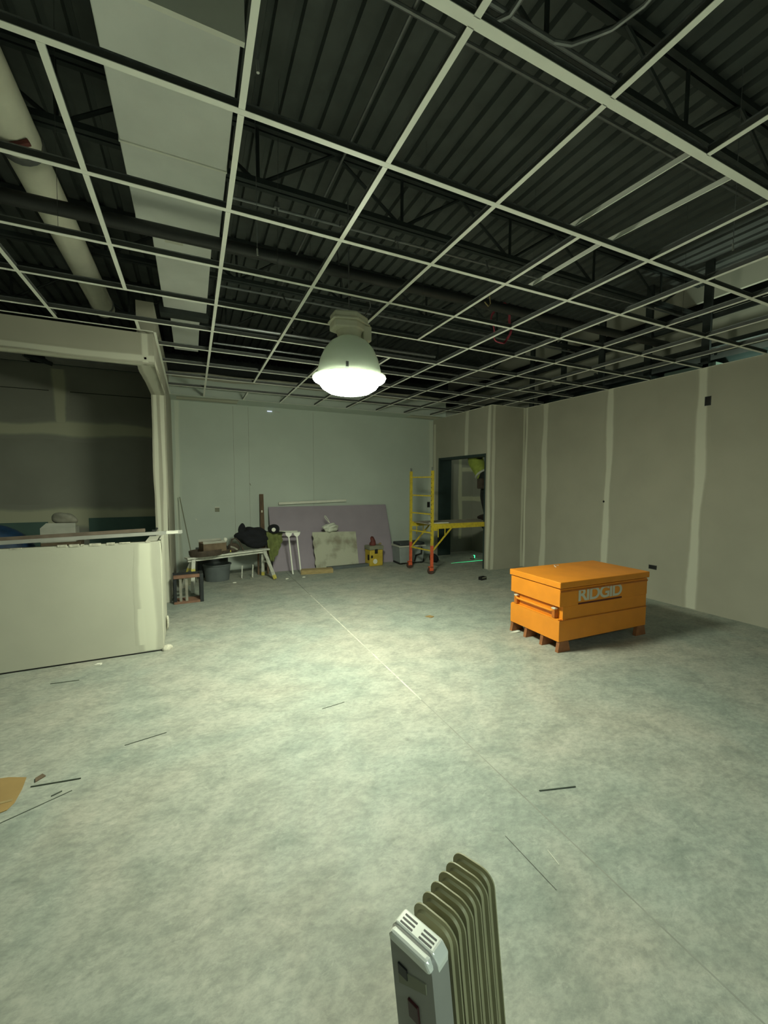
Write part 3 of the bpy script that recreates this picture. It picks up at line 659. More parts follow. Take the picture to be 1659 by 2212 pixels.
# control end
cp = fin_poly(HW+0.004, 0.09, HH+0.004, 0.022)
vs = ringx(cp, 0.046)+ringx(cp, 0.010)+ringx([(y*0.93, 0.36+(z-0.36)*0.985) for y, z in cp], -0.002)
fs = []
for r_ in range(2):
    for i in range(n): fs.append((r_*n+i, r_*n+(i+1) % n, (r_+1)*n+(i+1) % n, (r_+1)*n+i))
fs.append(tuple(range(n))); fs.append(tuple(2*n+i for i in range(n)))
MB().add(vs, fs).build('control_housing', M['gray_plastic'], ht, smooth=True)
cap = [(-0.060, HH-0.030), (0.060, HH-0.030), (0.062, HH-0.01), (0.049, HH+0.007), (-0.049, HH+0.007), (-0.062, HH-0.01)]
Yx = Matrix(((0, 1, 0, 0), (1, 0, 0, 0), (0, 0, 1, 0), (0, 0, 0, 1)))
MB().prism(cap, 0.012, 0.048, Yx).build('vent_cap', M['silver'], ht, bevel=0.004)
capb = [(-0.050, HH-0.022), (0.050, HH-0.022), (0.058, HH-0.012), (0.047, HH+0.004), (-0.047, HH+0.004), (-0.058, HH-0.012)]
MB().prism(capb, -0.007, 0.0105, Yx).build('front_cap', M['silver'], ht, bevel=0.006)
for s in (-1, 1):
    for k in range(3):
        MB().box((0.018+k*0.0085, s*0.025-0.016, HH+0.0066), (0.0215+k*0.0085, s*0.025+0.016, HH+0.0078)).build('vent_slot', M['black'], ht)
MB().prism([(-0.038, HH-0.075), (0.038, HH-0.11), (0.038, HH-0.085), (0.01, HH-0.068), (-0.038, HH-0.052)], -0.0042, -0.002, Yx).build('display_recess', M['lid_gray'], ht)
MB().box((-0.0055, 0.012, HH-0.085), (-0.002, 0.036, HH-0.062)).build('badge', M['black'], ht)
MB().box((-0.007, -0.012, HH-0.165), (-0.001, 0.016, HH-0.125)).build('rocker_switch', M['red_switch'], ht, bevel=0.002)
MB().tube([(-0.004, 0.032*math.cos(a), HH-0.225+0.032*math.sin(a)) for a in [2*PI*k/20 for k in range(20)]], 0.004, 6, closed=True).build('dial_ring', M['black'], ht, smooth=True)
MB().lathe([(0.0001, 0.012), (0.024, 0.012), (0.026, 0.0)], 20, X=Matrix.Translation((-0.002, 0, HH-0.225)) @ Matrix.Rotation(math.radians(-90), 4, 'Y')).build('dial_knob', M['gray_plastic'], ht, smooth=True)
for x in (0.04, 0.22):
    ft = MB().tube([(x, -0.12, 0.055), (x, -0.10, 0.085), (x, 0.10, 0.085), (x, 0.12, 0.055)], 0.009, 8).build('foot_bracket', M['black'], ht, smooth=True)
    for y in (-0.12, 0.12):
        MB().tube([(x-0.010, y, 0.028), (x+0.010, y, 0.028)], 0.027, 14).build('caster', M['black'], ft, smooth=True)

# ================================================================= SCAFFOLD
sc = thing('rolling_scaffold', 'yellow rolling scaffold with ladder end frames, standing half through the doorway', 'scaffold', (3.75, 6.05, 0))
DS = 0.60
def endframe(x, full):
    p = []
    for y in (0, DS):
        xo = x-0.09*(y/DS) if full else x
        po = MB().bar((xo, y, 0.50), (xo, y, 1.80), 0.040, 0.040).build('post', M['scaf'], sc)
        MB().bar((xo, y, 0.13), (xo, y, 0.50), 0.041, 0.041).build('post_foot', M['scaf_red'], po)
        MB().bar((xo, y, 1.80), (xo, y, 1.86), 0.026, 0.026).build('coupling_pin', M['galv'], po)
        for k in range(16):
            MB().box((xo-0.0225, y-0.007, 0.60+k*0.075), (xo-0.0195, y+0.007, 0.62+k*0.075)).build('pin_hole', M['black'], po) if y == 0 and full else None
        ca = MB().tube([(xo-0.02, y-0.018, 0.062), (xo-0.02, y+0.018, 0.062)], 0.06, 18).build('caster', M['rubber'], sc, smooth=True)
        MB().box((xo-0.055, y-0.028, 0.06), (xo+0.02, y-0.021, 0.13)).box((xo-0.055, y+0.021, 0.06), (xo+0.02, y+0.028, 0.13)).box((xo-0.055, y-0.028, 0.122), (xo+0.02, y+0.028, 0.134)).build('caster_fork', M['scaf_red'], ca)
    for z in (0.405, 0.72, 1.045, 1.365, 1.69):
        MB().bar((x, 0.02, z), (x-(0.09 if full else 0), DS-0.02, z), 0.022, 0.022).build('rung', M['scaf'], sc)
endframe(0.0, True); endframe(1.86, False)
for y, dx in ((0.0, 0), (DS, -0.09)):
    MB().box((0.02+dx, y-0.02, 0.79), (1.86, y+0.015, 0.875)).build('side_rail', M['scaf'], sc)
    MB().bar((0.02+dx, y-0.01, 0.42), (0.40+dx, y-0.01, 0.80), 0.022, 0.022).build('brace', M['scaf'], sc)
    MB().bar((1.84, y-0.01, 0.42), (1.46, y-0.01, 0.80), 0.022, 0.022).build('brace', M['joist'], sc)
    MB().bar((0.12+dx, y-0.01, 0.80), (0.12+dx, y-0.01, 0.64), 0.012, 0.012).bar((0.26+dx, y-0.01, 0.80), (0.26+dx, y-0.01, 0.66), 0.012, 0.012).build('brace_strut', M['scaf'], sc)
MB().box((-0.04, 0.016, 0.862), (1.84, DS-0.022, 0.878)).build('deck_board', M['plywood'], sc)
MB().box((-0.03, -0.028, 0.76), (0.09, -0.0205, 0.885)).build('rail_bracket', M['scaf'], sc)
o = MB().box((0.0, 0.0, 0), (0.36, 0.06, 0.012)).build('metal_offcut', M['paper']); o.location = (3.73, 6.09, 0.880); o.rotation_euler = (0, 0, -0.15)
tag(o, 'white metal offcut lying on the near end of the scaffold deck', 'offcut')

# ================================================================= WORKER ON THE SCAFFOLD
def skin_obj(name, verts, edges, radii, m, parent=None, root=0, sub=2):
    me = bpy.data.meshes.new(name); me.from_pydata(verts, edges, []); o = bpy.data.objects.new(name, me); COL.objects.link(o)
    me.materials.append(m); o.modifiers.new('skin', 'SKIN')
    for i, r in enumerate(radii):
        d_ = me.skin_vertices[0].data[i]; d_.radius = r if isinstance(r, tuple) else (r, r); d_.use_root = (i == root)
    md = o.modifiers.new('sub', 'SUBSURF'); md.levels = sub; md.render_levels = sub
    dg = bpy.context.evaluated_depsgraph_get(); nm = bpy.data.meshes.new_from_object(o.evaluated_get(dg))
    o.modifiers.clear(); o.data = nm
    for p in nm.polygons: p.use_smooth = True
    if parent: o.parent = parent
    return o
pw = thing('person', 'worker in dark clothes and hi-vis vest standing on the scaffold in the doorway, reaching up', 'person', (5.19, 6.44, 0.880))
# joints, local to the feet.  leaning to the left of the picture (-x)
Jn = [(0.0, 0.0, 0.80),            #0 pelvis
      (0.0, 0.11, 0.93),          #1 waist
      (0.0, 0.27, 1.10),          #2 chest
      (0.0, 0.34, 1.23),          #3 upper chest
      (0.0, 0.38, 1.32),          #4 neck
      (-0.04, -0.10, 0.78), (0.02, -0.11, 0.42), (0.03, -0.10, 0.07),     #5 6 7 near leg
      (0.08, 0.09, 0.78), (0.04, 0.11, 0.43), (0.14, 0.12, 0.07),      #8 9 10 far leg
      (0.0, 0.16, 1.24), (-0.01, 0.12, 1.50), (0.0, 0.28, 1.70),   #11 12 13 near arm
      (0.02, 0.52, 1.24), (0.10, 0.62, 1.48), (0.11, 0.52, 1.72)]     #14 15 16 far arm
Ed = [(0, 1), (1, 2), (2, 3), (3, 4), (0, 5), (5, 6), (6, 7), (0, 8), (8, 9), (9, 10), (3, 11), (11, 12), (12, 13), (3, 14), (14, 15), (15, 16)]
Rd = [(0.12, 0.15), (0.10, 0.13), (0.12, 0.16), (0.10, 0.15), 0.055, 0.085, 0.058, 0.042, 0.085, 0.058, 0.042, 0.06, 0.042, 0.030, 0.06, 0.042, 0.030]
skin_obj('body', Jn, Ed, Rd, M['work_cloth'], pw)
skin_obj('hi_vis_vest', [(0.0, 0.02, 0.79), (0.0, 0.11, 0.93), (0.0, 0.27, 1.10), (0.0, 0.34, 1.22), (0.0, 0.22, 1.25), (0.01, 0.46, 1.25)], [(0, 1), (1, 2), (2, 3), (3, 4), (3, 5)], [(0.135, 0.165), (0.125, 0.155), (0.135, 0.175), (0.12, 0.155), 0.085, 0.085], M['hivis'], pw)
MB().lathe([(0.13, -0.02), (0.168, -0.018), (0.168, 0.018), (0.13, 0.02)], 24, X=Matrix.Translation((0.0, 0.08, 0.875)) @ Matrix.Rotation(-0.6, 4, 'X') @ Matrix.Diagonal((0.82, 1.02, 1, 1))).build('reflective_band', M['reflect'], pw, smooth=True)
for s, c in ((-1, (-0.03, -0.10)), (1, (0.09, 0.12))):
    bt = MB().tube([(c[0]+0.045, c[1], 0.04), (c[0]-0.02, c[1], 0.045), (c[0]-0.10, c[1], 0.035), (c[0]-0.15, c[1], 0.028)], [0.040, 0.048, 0.040, 0.026], 10).build('boot', M['boot'], pw, smooth=True)
    if s == -1: bt.location.x = 0.03
MB().box((-0.15, -0.10, 0.60), (-0.08, 0.06, 0.80)).build('tool_pouch', M['leather'], pw, bevel=0.015)
# head: neck, skull with face toward -x, helmet
hx = Matrix.Translation((0.0, 0.42, 1.45)) @ Matrix.Rotation(-1.35, 4, 'Z') @ Matrix.Rotation(0.45, 4, 'Y')
bm = bmesh.new(); bmesh.ops.create_uvsphere(bm, u_segments=24, v_segments=16, radius=1)
for v in bm.verts:
    x, y, z = v.co
    kx, ky, kz = 0.095, 0.076, 0.115
    if z < 0: ky *= 1+0.30*z; kx *= 1+0.12*z
    v.co = Vector((x*kx-(0.012 if (x < -0.4 and z < -0.3) else 0), y*ky, z*kz))
    if x < -0.93 and abs(z+0.12) < 0.2: v.co.x -= 0.022            # nose
    if 0.75 < -x < 0.93 and abs(z-0.10) < 0.12 and 0.25 < abs(y) < 0.6: v.co.x += 0.008
    if abs(y) > 0.93 and abs(z) < 0.2: v.co.y *= 1.13               # ears
bmesh.ops.transform(bm, matrix=hx, verts=bm.verts)
me = bpy.data.meshes.new('head'); bm.to_mesh(me); bm.free(); me.materials.append(M['skin'])
for p in me.polygons: p.use_smooth = True
hdo = bpy.data.objects.new('head', me); COL.objects.link(hdo); hdo.parent = pw
MB().tube([(0.0, 0.36, 1.28), (0.0, 0.40, 1.39)], 0.052, 12).build('neck', M['skin'], pw, smooth=True)
for y in (-0.030, 0.030):
    e = blob(hx @ Vector((-0.083, y, 0.012)), 0.011, 'eye', M['paper'], hdo, 1, sub=2, amp=0)
MB().tube([hx @ Vector((-0.088, -0.022, -0.055)), hx @ Vector((-0.098, 0, -0.057)), hx @ Vector((-0.088, 0.022, -0.055))], 0.005, 6).build('mouth', M['rust'], hdo)
MB().lathe([(0.128, 0.03), (0.125, 0.036), (0.108, 0.04), (0.104, 0.08), (0.08, 0.12), (0.04, 0.14), (0.0005, 0.145)], 24, X=hx @ Matrix.Diagonal((1.08, 0.95, 1, 1))).build('hard_hat', M['helmet'], pw, smooth=True)
# hands with fingers
def hand(name, c, dirv, side):
    d_ = Vector(dirv).normalized(); sd = Vector(side).normalized(); c = Vector(c)
    V = [tuple(c), tuple(c+d_*0.085)]; E_ = [(0, 1)]; R_ = [(0.024, 0.017), (0.034, 0.015)]
    for i, (off, L_) in enumerate(((-0.028, 0.062), (-0.009, 0.075), (0.010, 0.070), (0.028, 0.055))):
        k = len(V); nb = d_.cross(sd)*0.022
        V += [tuple(c+d_*0.09+sd*off), tuple(c+d_*(0.09+L_*0.55)+sd*off*1.1+nb*0.5), tuple(c+d_*(0.09+L_*0.9)+sd*off*1.1+nb*1.4)]
        E_ += [(1, k), (k, k+1), (k+1, k+2)]; R_ += [0.009, 0.0085, 0.0075]
    k = len(V); V += [tuple(c+d_*0.03-sd*0.032), tuple(c+d_*0.06-sd*0.055), tuple(c+d_*0.09-sd*0.058)]; E_ += [(0, k), (k, k+1), (k+1, k+2)]; R_ += [0.011, 0.010, 0.008]
    return skin_obj(name, V, E_, R_, M['skin'], pw, sub=1)
hand('hand', (0.0, 0.29, 1.72), (0.05, 0.35, 1), (1, 0, 0)); hand('hand', (0.11, 0.515, 1.74), (0, -0.1, 1), (1, 0, 0))

# laser level and its line on the floor
ll = thing('laser_level', 'small laser level glowing green on the floor inside the doorway', 'laser level', (5.30, 6.93, 0))
MB().box((-0.035, -0.03, 0.0), (0.02, 0.03, 0.075)).build('body', M['frame_gray'], ll, bevel=0.006); MB().box((-0.045, -0.035, 0.0), (0.03, 0.035, 0.012)).build('base', M['black'], ll)
MB().box((0.026, -0.018, 0.02), (0.048, 0.018, 0.078)).build('laser_window', M['laser_hot'], ll, bevel=0.004)
o = MB().flat([(4.62, 6.722), (5.0, 6.710), (XA-0.01, 6.705), (XA-0.01, 6.735), (5.0, 6.734), (4.62, 6.727)], 0.0005, 0.0015).build('laser_line', M['laser']); tag(o, 'bright green laser line across the floor of the doorway', 'laser line')

# ================================================================= THINGS ALONG THE FAR WALL
def leaning(name, x0, x1, y0, ytop, L_, th, m, label, cat, rz=0.0, z0=0.0, **k):
    """board with foot at y0 leaning back to ytop"""
    a = math.asin(min(0.99, (ytop-y0)/L_)); o = MB().box((0, 0, 0), (x1-x0, th, L_)).build(name, M[m], bevel=0.001)
    o.location = (x0, y0, z0+math.sin(a)*0.0); o.rotation_euler = (-a, 0, rz); return tag(o, label, cat, **k)
leaning('drywall_sheet', 1.27, 3.66, 7.36, 7.80, 1.22, 0.013, 'purple', 'large purple drywall sheet leaning on its long edge against the far wall', 'drywall sheet')
o = leaning('drywall_sheet', 1.33, 3.70, 7.38, 7.815, 1.215, 0.013, 'purple', 'second purple drywall sheet, edge just showing behind the front one', 'drywall sheet'); o.location.y += 0.02
o = MB().box((-0.04, 0, 0.0), (1.30, 0.05, 0.045)).build('metal_strip', M['paper']); o.location = (1.50, 7.78, 1.178); o.rotation_euler = (0, math.radians(-1.6), 0); tag(o, 'long white strip lying along the top edge of the purple sheet', 'strip')
# cement board with broken left edge
cbp = [(0.87, 0.0), (0.85, 0.665), (0.0, 0.69)]
zz = 0.66
while zz > 0.02: cbp.append((random.uniform(-0.012, 0.015)+0.03*(1-zz/0.7), zz)); zz -= 0.035
cbp.append((0.05, 0.0))
o = MB().prism(cbp, 0, 0.014).build('cement_board', M['cement']); o.location = (1.985, 7.24, 0.0); o.rotation_euler = (math.radians(-10), 0, 0.0); tag(o, 'stained gray cement board with a ragged left edge leaning on the purple sheet', 'board')
# dark sheet strip under it
o = MB().box((0, 0, 0), (1.05, 0.10, 0.05)).build('floor_strip', M['tub']); o.location = (2.20, 7.10, 0.0); o.rotation_euler = (0, 0, 0.03); tag(o, 'dark gray flat strip on the floor in front of the cement board', 'strip')
o = MB().box((0, 0, 0), (0.56, 0.14, 0.075)).build('wood_block', M['pine']); o.location = (1.66, 6.93, 0.0); o.rotation_euler = (0, 0, -0.14); tag(o, 'short pine plank lying on the floor below the cement board', 'plank')
# plastic bag
bg = thing('plastic_bag', 'white tied plastic bag sitting on top of the cement board', 'bag', (2.34, 7.37, 0.668))
blob((0, 0.0, 0.075), 0.12, 'bag_body', M['bag'], bg, 11, (1.12, 0.6, 0.68), 4, 0.22, 8)
MB().tube([(-0.02, 0, 0.17), (-0.05, 0, 0.23), (-0.09, 0, 0.29), (-0.115, 0, 0.31), (-0.12, 0, 0.285), (-0.09, 0, 0.24), (-0.03, 0, 0.18)], 0.007, 6).build('bag_handle', M['bag'], bg, smooth=True)
# timber
o = leaning('timber_post', 1.115, 1.185, 7.62, 7.80, 1.39, 0.04, 'wood', 'dark weathered timber stick leaning on the wall left of the purple sheet', 'timber')
MB().box((0.02, -0.002, 1.05), (0.045, 0.0, 1.09)).build('label', M['letter'], o)
# yellow case with a red top
yb = thing('yellow_case', 'yellow plastic case with a gray lid beside the cement board', 'case', (3.02, 7.08, 0), math.radians(4))
MB().box((0, 0, 0), (0.28, 0.22, 0.31)).build('body', M['yellow_box'], yb, bevel=0.015); MB().box((-0.012, -0.012, 0.31), (0.292, 0.232, 0.39)).build('lid', M['lid_gray'], yb, bevel=0.015)
MB().box((0.10, -0.012, 0.24), (0.16, -0.001, 0.33)).build('latch', M['black'], yb); MB().lathe([(0.0001, 0.006), (0.045, 0.006), (0.048, 0)], 20, X=Matrix.Translation((0.11, -0.001, 0.09)) @ Matrix.Rotation(math.radians(90), 4, 'X')).build('round_label', M['paper'], yb)
MB().box((-0.012, 0.03, 0.12), (-0.001, 0.08, 0.22)).build('side_clip', M['black'], yb); MB().box((0.02, -0.004, 0.16), (0.06, -0.001, 0.21)).build('sticker', M['black'], yb)
o = MB().tube([(0, 0, 0), (0.0, 0, 0.03), (0.01, 0, 0.08), (-0.015, 0, 0.15), (-0.02, 0, 0.17)], [0.06, 0.065, 0.045, 0.035, 0.012], 12).build('red_sack', M['rust'], smooth=True); o.location = (3.12, 7.19, 0.391); tag(o, 'crumpled dark red sack on top of the yellow case', 'sack')
o = MB().tube([(0, 0, 0), (0.03, 0.01, 0.015), (0.05, 0, 0.0)], 0.016, 8).build('tape_roll', M['pine'], smooth=True); o.location = (3.25, 7.18, 0.404); tag(o, 'small tan roll beside the red sack on the yellow case', 'roll')
# cooler
co = thing('wheeled_cooler', 'gray wheeled cooler with a dark lid between the yellow case and the scaffold', 'cooler', (3.62, 6.99, 0), math.radians(-2))
bx_ = [(0, 0.03), (0.50, 0.03), (0.54, 0.34), (-0.02, 0.34)]
MB().prism(bx_, 0, 0.36).build('body', M['cooler'], co, bevel=0.015); MB().box((-0.035, -0.015, 0.34), (0.555, 0.375, 0.368)).build('rim', M['white_card'], co, bevel=0.006)
MB().box((-0.0, 0.01, 0.368), (0.54, 0.36, 0.42)).build('lid', M['tub_dark'], co, bevel=0.015)
MB().bar((0.30, -0.012, 0.05), (0.34, -0.012, 0.18), 0.028, 0.02).bar((0.34, -0.012, 0.17), (0.45, -0.012, 0.20), 0.028, 0.02).bar((0.45, -0.012, 0.19), (0.46, -0.012, 0.33), 0.028, 0.02).build('pull_handle', M['black'], co)
for y in (0.03, 0.30): MB().tube([(0.49, y, 0.055), (0.49, y+0.04, 0.055)], 0.055, 16).build('wheel', M['black'], co, smooth=True)
MB().box((0.0, 0.02, 0.0), (0.06, 0.34, 0.03)).build('foot', M['black'], co)
o = MB().tube([(0, 0, 0), (0, 0, 1.0)], 0.003, 6)
o = blob((0, 0, 0.09), 0.12, 'dark_bag', M['black_cloth'], None, 15, (0.8, 1, 0.75), 2, 0.15); o.location = (4.36, 6.95, 0); tag(o, 'dark soft bag on the floor right of the cooler behind the scaffold', 'bag')

# sawhorse
sh = thing('sawhorse', 'white sawhorse with yellow patches in the left far corner', 'sawhorse', (0.51, 6.74, 0), math.radians(19))
LS = 0.64
MB().box((-LS, -0.02, 0.43), (LS-0.03, 0.02, 0.475)).build('beam', M['white_paint'], sh, bevel=0.003); MB().box((-LS-0.02, -0.065, 0.475), (LS, 0.065, 0.498)).build('top_plank', M['white_paint'], sh, bevel=0.003)
for sx in (-1, 1):
    for sy in (-1, 1):
        a, bq = (sx*(LS-0.08), sy*0.025, 0.465), (sx*(LS-0.02)+sx*0.03, sy*0.21, 0.012)
        lg = MB().bar(a, bq, 0.05, 0.028).build('leg', M['white_paint'], sh)
        A, B_ = Vector(a), Vector(bq); MB().bar(A.lerp(B_, 0.30 if sx < 0 else 0.86), A.lerp(B_, 0.52 if sx < 0 else 1.0), 0.053, 0.031).build('yellow_patch', M['yellow_label'], lg)
    MB().bar((sx*(LS-0.045), -0.10, 0.28), (sx*(LS-0.045), 0.10, 0.28), 0.03, 0.02).build('spreader', M['white_paint'], sh)
def on_saw(u, v, z=0.499):
    c, s = math.cos(math.radians(19)), math.sin(math.radians(19)); return (0.51+u*c-v*s, 6.74+u*s+v*c, z)
# leather tray pile on the sawhorse
tr = thing('tool_tray', 'dark oval tray heaped on the left end of the sawhorse', 'tray', on_saw(-0.36, 0.0), math.radians(19))
MB().lathe([(0.001, 0.0), (0.19, 0.0), (0.205, 0.03), (0.21, 0.085), (0.195, 0.085), (0.19, 0.03), (0.17, 0.012), (0.001, 0.012)], 28, X=Matrix.Diagonal((1.22, 0.72, 1, 1))).build('tray_shell', M['leather'], tr, smooth=True)
o = thing('open_carton', 'small open brown carton sitting in the dark tray on the sawhorse', 'carton', on_saw(-0.27, 0.0, 0.55), math.radians(17))
MB().box((-0.17, -0.10, 0), (0.17, 0.10, 0.005)).box((-0.17, -0.10, 0.0), (0.17, -0.095, 0.13)).box((-0.17, 0.095, 0), (0.17, 0.10, 0.145)).box((-0.17, -0.10, 0), (-0.165, 0.10, 0.135)).box((0.165, -0.10, 0), (0.17, 0.10, 0.135)).build('carton_body', M['card_dark'], o)
MB().add([(-0.17, 0.10, 0.145), (0.17, 0.10, 0.145), (0.18, 0.16, 0.17), (-0.16, 0.16, 0.175)], [(0, 1, 2, 3)]).build('flap', M['white_card'], o)
MB().add([(-0.17, -0.10, 0.13), (0.17, -0.10, 0.13), (0.165, -0.03, 0.155), (-0.15, -0.03, 0.16)], [(0, 1, 2, 3)]).build('flap', M['white_card'], o)
tb = thing('tool_belt', 'brown leather tool belt slumped on the sawhorse beside the carton', 'tool belt', on_saw(0.06, 0.0), math.radians(19))
blob((0.0, 0, 0.06), 0.09, 'pouch', M['leather'], tb, 21, (1.0, 0.7, 0.75), 3, 0.2); blob((-0.16, -0.04, 0.035), 0.055, 'pouch', M['leather'], tb, 22, (1.3, 0.8, 0.7), 3, 0.2)
MB().tube([(-0.06, 0, 0.10), (-0.02, 0.02, 0.20), (0.04, 0.03, 0.21), (0.10, 0.02, 0.15), (0.13, 0.0, 0.05), (0.15, -0.01, 0.012)], 0.012, 8).build('belt_strap', M['leather'], tb, smooth=True)
MB().tube([(-0.08, -0.05, 0.10), (-0.03, -0.06, 0.08), (0.02, -0.07, 0.045)], 0.015, 8).build('rag', M['frame_gray'], tb, smooth=True); MB().box((-0.10, -0.085, 0.02), (-0.085, -0.08, 0.05)).build('yellow_tag', M['yellow_label'], tb)
o = blob((0, 0, 0.0), 0.03, 'crumpled_tissue', M['paper'], None, 31, (1, 1, 1.3), 2, 0.3); o.location = on_saw(-0.06, 0.03, 0.70); tag(o, 'crumpled white tissue on top of the carton corner', 'tissue')
# tubs under the sawhorse
def tub(name, loc, rx, ry, h, m, label):
    t = thing(name, label, 'tub', loc)
    MB().lathe([(0.001, 0), (rx*0.86, 0), (rx*0.98, h*0.9), (rx*1.05, h*0.93), (rx*1.05, h), (rx*0.95, h), (rx*0.84, 0.01), (0.001, 0.01)], 28, X=Matrix.Diagonal((1, ry/rx, 1, 1))).build('shell', M[m], t, smooth=True); return t
tub('plastic_tub', (0.33, 7.12, 0), 0.21, 0.17, 0.27, 'tub', 'slate gray round tub under the sawhorse')
o = thing('storage_bin', 'tall black bin behind the gray tub under the sawhorse', 'bin', (0.30, 7.50, 0)); MB().box((-0.26, -0.12, 0), (0.22, 0.16, 0.46)).build('shell', M['tub_dark'], o, bevel=0.03); MB().box((-0.28, -0.14, 0.44), (0.24, 0.18, 0.475)).build('rim', M['tub_dark'], o, bevel=0.008)
o = thing('shop_bucket', 'small dark bucket with a shiny domed lid in the left far corner', 'bucket', (-0.13, 7.02, 0)); MB().lathe([(0.001, 0), (0.09, 0), (0.11, 0.15), (0.11, 0.17)], 24).build('shell', M['lid_gray'], o, smooth=True); MB().lathe([(0.115, 0.165), (0.118, 0.18), (0.09, 0.215), (0.04, 0.235), (0.0005, 0.24)], 24).build('lid', M['cooler'], o, smooth=True)
o = MB().tube([(0.03, 7.10, 0.0), (-0.20, 7.76, 1.34)], 0.008, 8).build('broom_handle', M['lid_gray'], smooth=True); tag(o, 'thin dark stick leaning in the left far corner', 'stick')
# clothes stand
st = thing('clothes_stand', 'low white metal stand holding the jacket, cap and green cloth', 'stand', (1.02, 7.05, 0))
MB().bar((-0.06, 0, 0.745), (0.66, 0.0, 0.725), 0.03, 0.02).bar((-0.06, 0.20, 0.745), (0.66, 0.20, 0.725), 0.03, 0.02).build('top_rail', M['white_paint'], st)
for x, nm in ((0.46, 'leg'), (0.60, 'leg')):
    lg = MB().bar((x, 0.0, 0.68), (x+0.06, -0.03, 0.004), 0.022, 0.02).build(nm, M['tee'], st); MB().prism([(x-0.055, 0.725), (x+0.055, 0.722), (x+0.05, 0.69), (x+0.015, 0.655), (x-0.015, 0.655), (x-0.05, 0.69)], -0.016, 0.01).build('head_bracket', M['tee'], lg)
for x in (-0.02, 0.14): MB().bar((x, 0.20, 0.73), (x, 0.22, 0.0), 0.04, 0.03).build('rear_leg', M['wood'], st)
jk = thing('jacket', 'black jacket draped in a heap over the white stand', 'jacket', (0.885, 7.02, 0.0))
blob((0.0, 0, 0.70), 0.20, 'jacket_body', M['black_cloth'], jk, 41, (1.12, 0.6, 0.84), 4, 0.20, 8); blob((-0.17, 0.0, 0.82), 0.075, 'sleeve', M['black_cloth'], jk, 42, (0.8, 0.8, 1.3), 3, 0.15); blob((0.06, 0, 0.58), 0.16, 'jacket_hem', M['black_cloth'], jk, 43, (1.05, 0.55, 0.55), 3, 0.15)
cp_ = thing('baseball_cap', 'black cap with a pale round badge on top of the green cloth', 'cap', (1.22, 6.97, 0.765))
blob((0, 0, 0.05), 0.10, 'crown', M['black_cloth'], cp_, 51, (1.0, 0.95, 0.80), 3, 0.06)
MB().flat([(0.03, -0.08), (0.10, -0.09), (0.17, -0.06), (0.195, 0.0), (0.17, 0.05), (0.09, 0.07)], 0.0, 0.010, Matrix.Rotation(math.radians(8), 4, 'Y')).build('brim', M['black_cloth'], cp_, smooth=True)
MB().lathe([(0.0001, 0.006), (0.030, 0.005), (0.034, 0)], 20, X=Matrix.Translation((-0.02, -0.094, 0.045)) @ Matrix.Rotation(math.radians(90), 4, 'X')).build('badge', M['paper'], cp_)
gp = [(0.0, 0.0), (0.25, 0.0), (0.26, -0.18), (0.235, -0.30), (0.20, -0.36), (0.15, -0.42), (0.13, -0.48), (0.09, -0.53), (0.06, -0.50), (0.03, -0.38), (0.02, -0.2)]
vsg = []; fsg = []; NR, NCc = 14, 10
for i in range(NR+1):
    z = -0.50*i/NR
    xl = 0.0+0.06*(i/NR)**1.5; xr = 0.25-(0.145*max(0, (i/NR-0.35)/0.65)**1.3)+0.01*math.sin(i*1.9)
    for j in range(NCc+1):
        x = xl+(xr-xl)*j/NCc; vsg.append((x, 0.018*math.sin(x*70+z*5)-0.01, z))
for i in range(NR):
    for j in range(NCc): k = i*(NCc+1)+j; fsg.append((k, k+1, k+NCc+2, k+NCc+1))
o = MB().add(vsg, fsg).build('towel', M['green_cloth'], smooth=True); o.location = (1.10, 6.98, 0.765); md = o.modifiers.new('s', 'SOLIDIFY'); md.thickness = 0.008; tag(o, 'olive green cloth hanging from the white stand below the cap', 'cloth')
for i, (x, lb) in enumerate(((0.70, 'left'), (0.87, 'right'))):
    o = thing('floor_peg', 'short pale upright peg below the sawhorse, %s of the two' % lb, 'peg', (x, 7.06, 0), group='pale pegs under the sawhorse')
    MB().bar((0, 0, 0.0), (0.012, 0, 0.22), 0.022, 0.018).build('rod', M['white_paint'], o); MB().bar((-0.03, -0.06, 0.008), (0.02, 0.06, 0.008), 0.02, 0.015).build('foot', M['frame_gray'], o)
# open frame crate beside the low wall
fr = thing('open_frame_crate', 'open frame crate of red brown timber and dark metal beside the low wall', 'crate', (-0.255, 5.87, 0), math.radians(2))
MB().box((0, 0, 0.335), (0.31, 0.05, 0.375)).build('top_rail', M['rust_wood'], fr, bevel=0.003); MB().box((0, 0.0, 0), (0.31, 0.22, 0.03)).build('bottom_board', M['rust_wood'], fr, bevel=0.003)
MB().box((0.31, 0.0, 0.0), (0.355, 0.24, 0.375)).build('side_panel', M['frame_black'], fr, bevel=0.004); MB().box((-0.01, 0.19, 0.03), (0.03, 0.24, 0.375)).build('rear_post', M['frame_black'], fr)
for x in (0.065, 0.135): MB().box((x, 0.015, 0.03), (x+0.032, 0.045, 0.335)).build('bar', M['frame_gray'], fr)
MB().box((0.0, 0.015, 0.03), (0.035, 0.045, 0.335)).build('bar', M['frame_black'], fr); MB().box((0.03, 0.19, 0.335), (0.31, 0.24, 0.37)).build('rear_rail', M['frame_black'], fr)
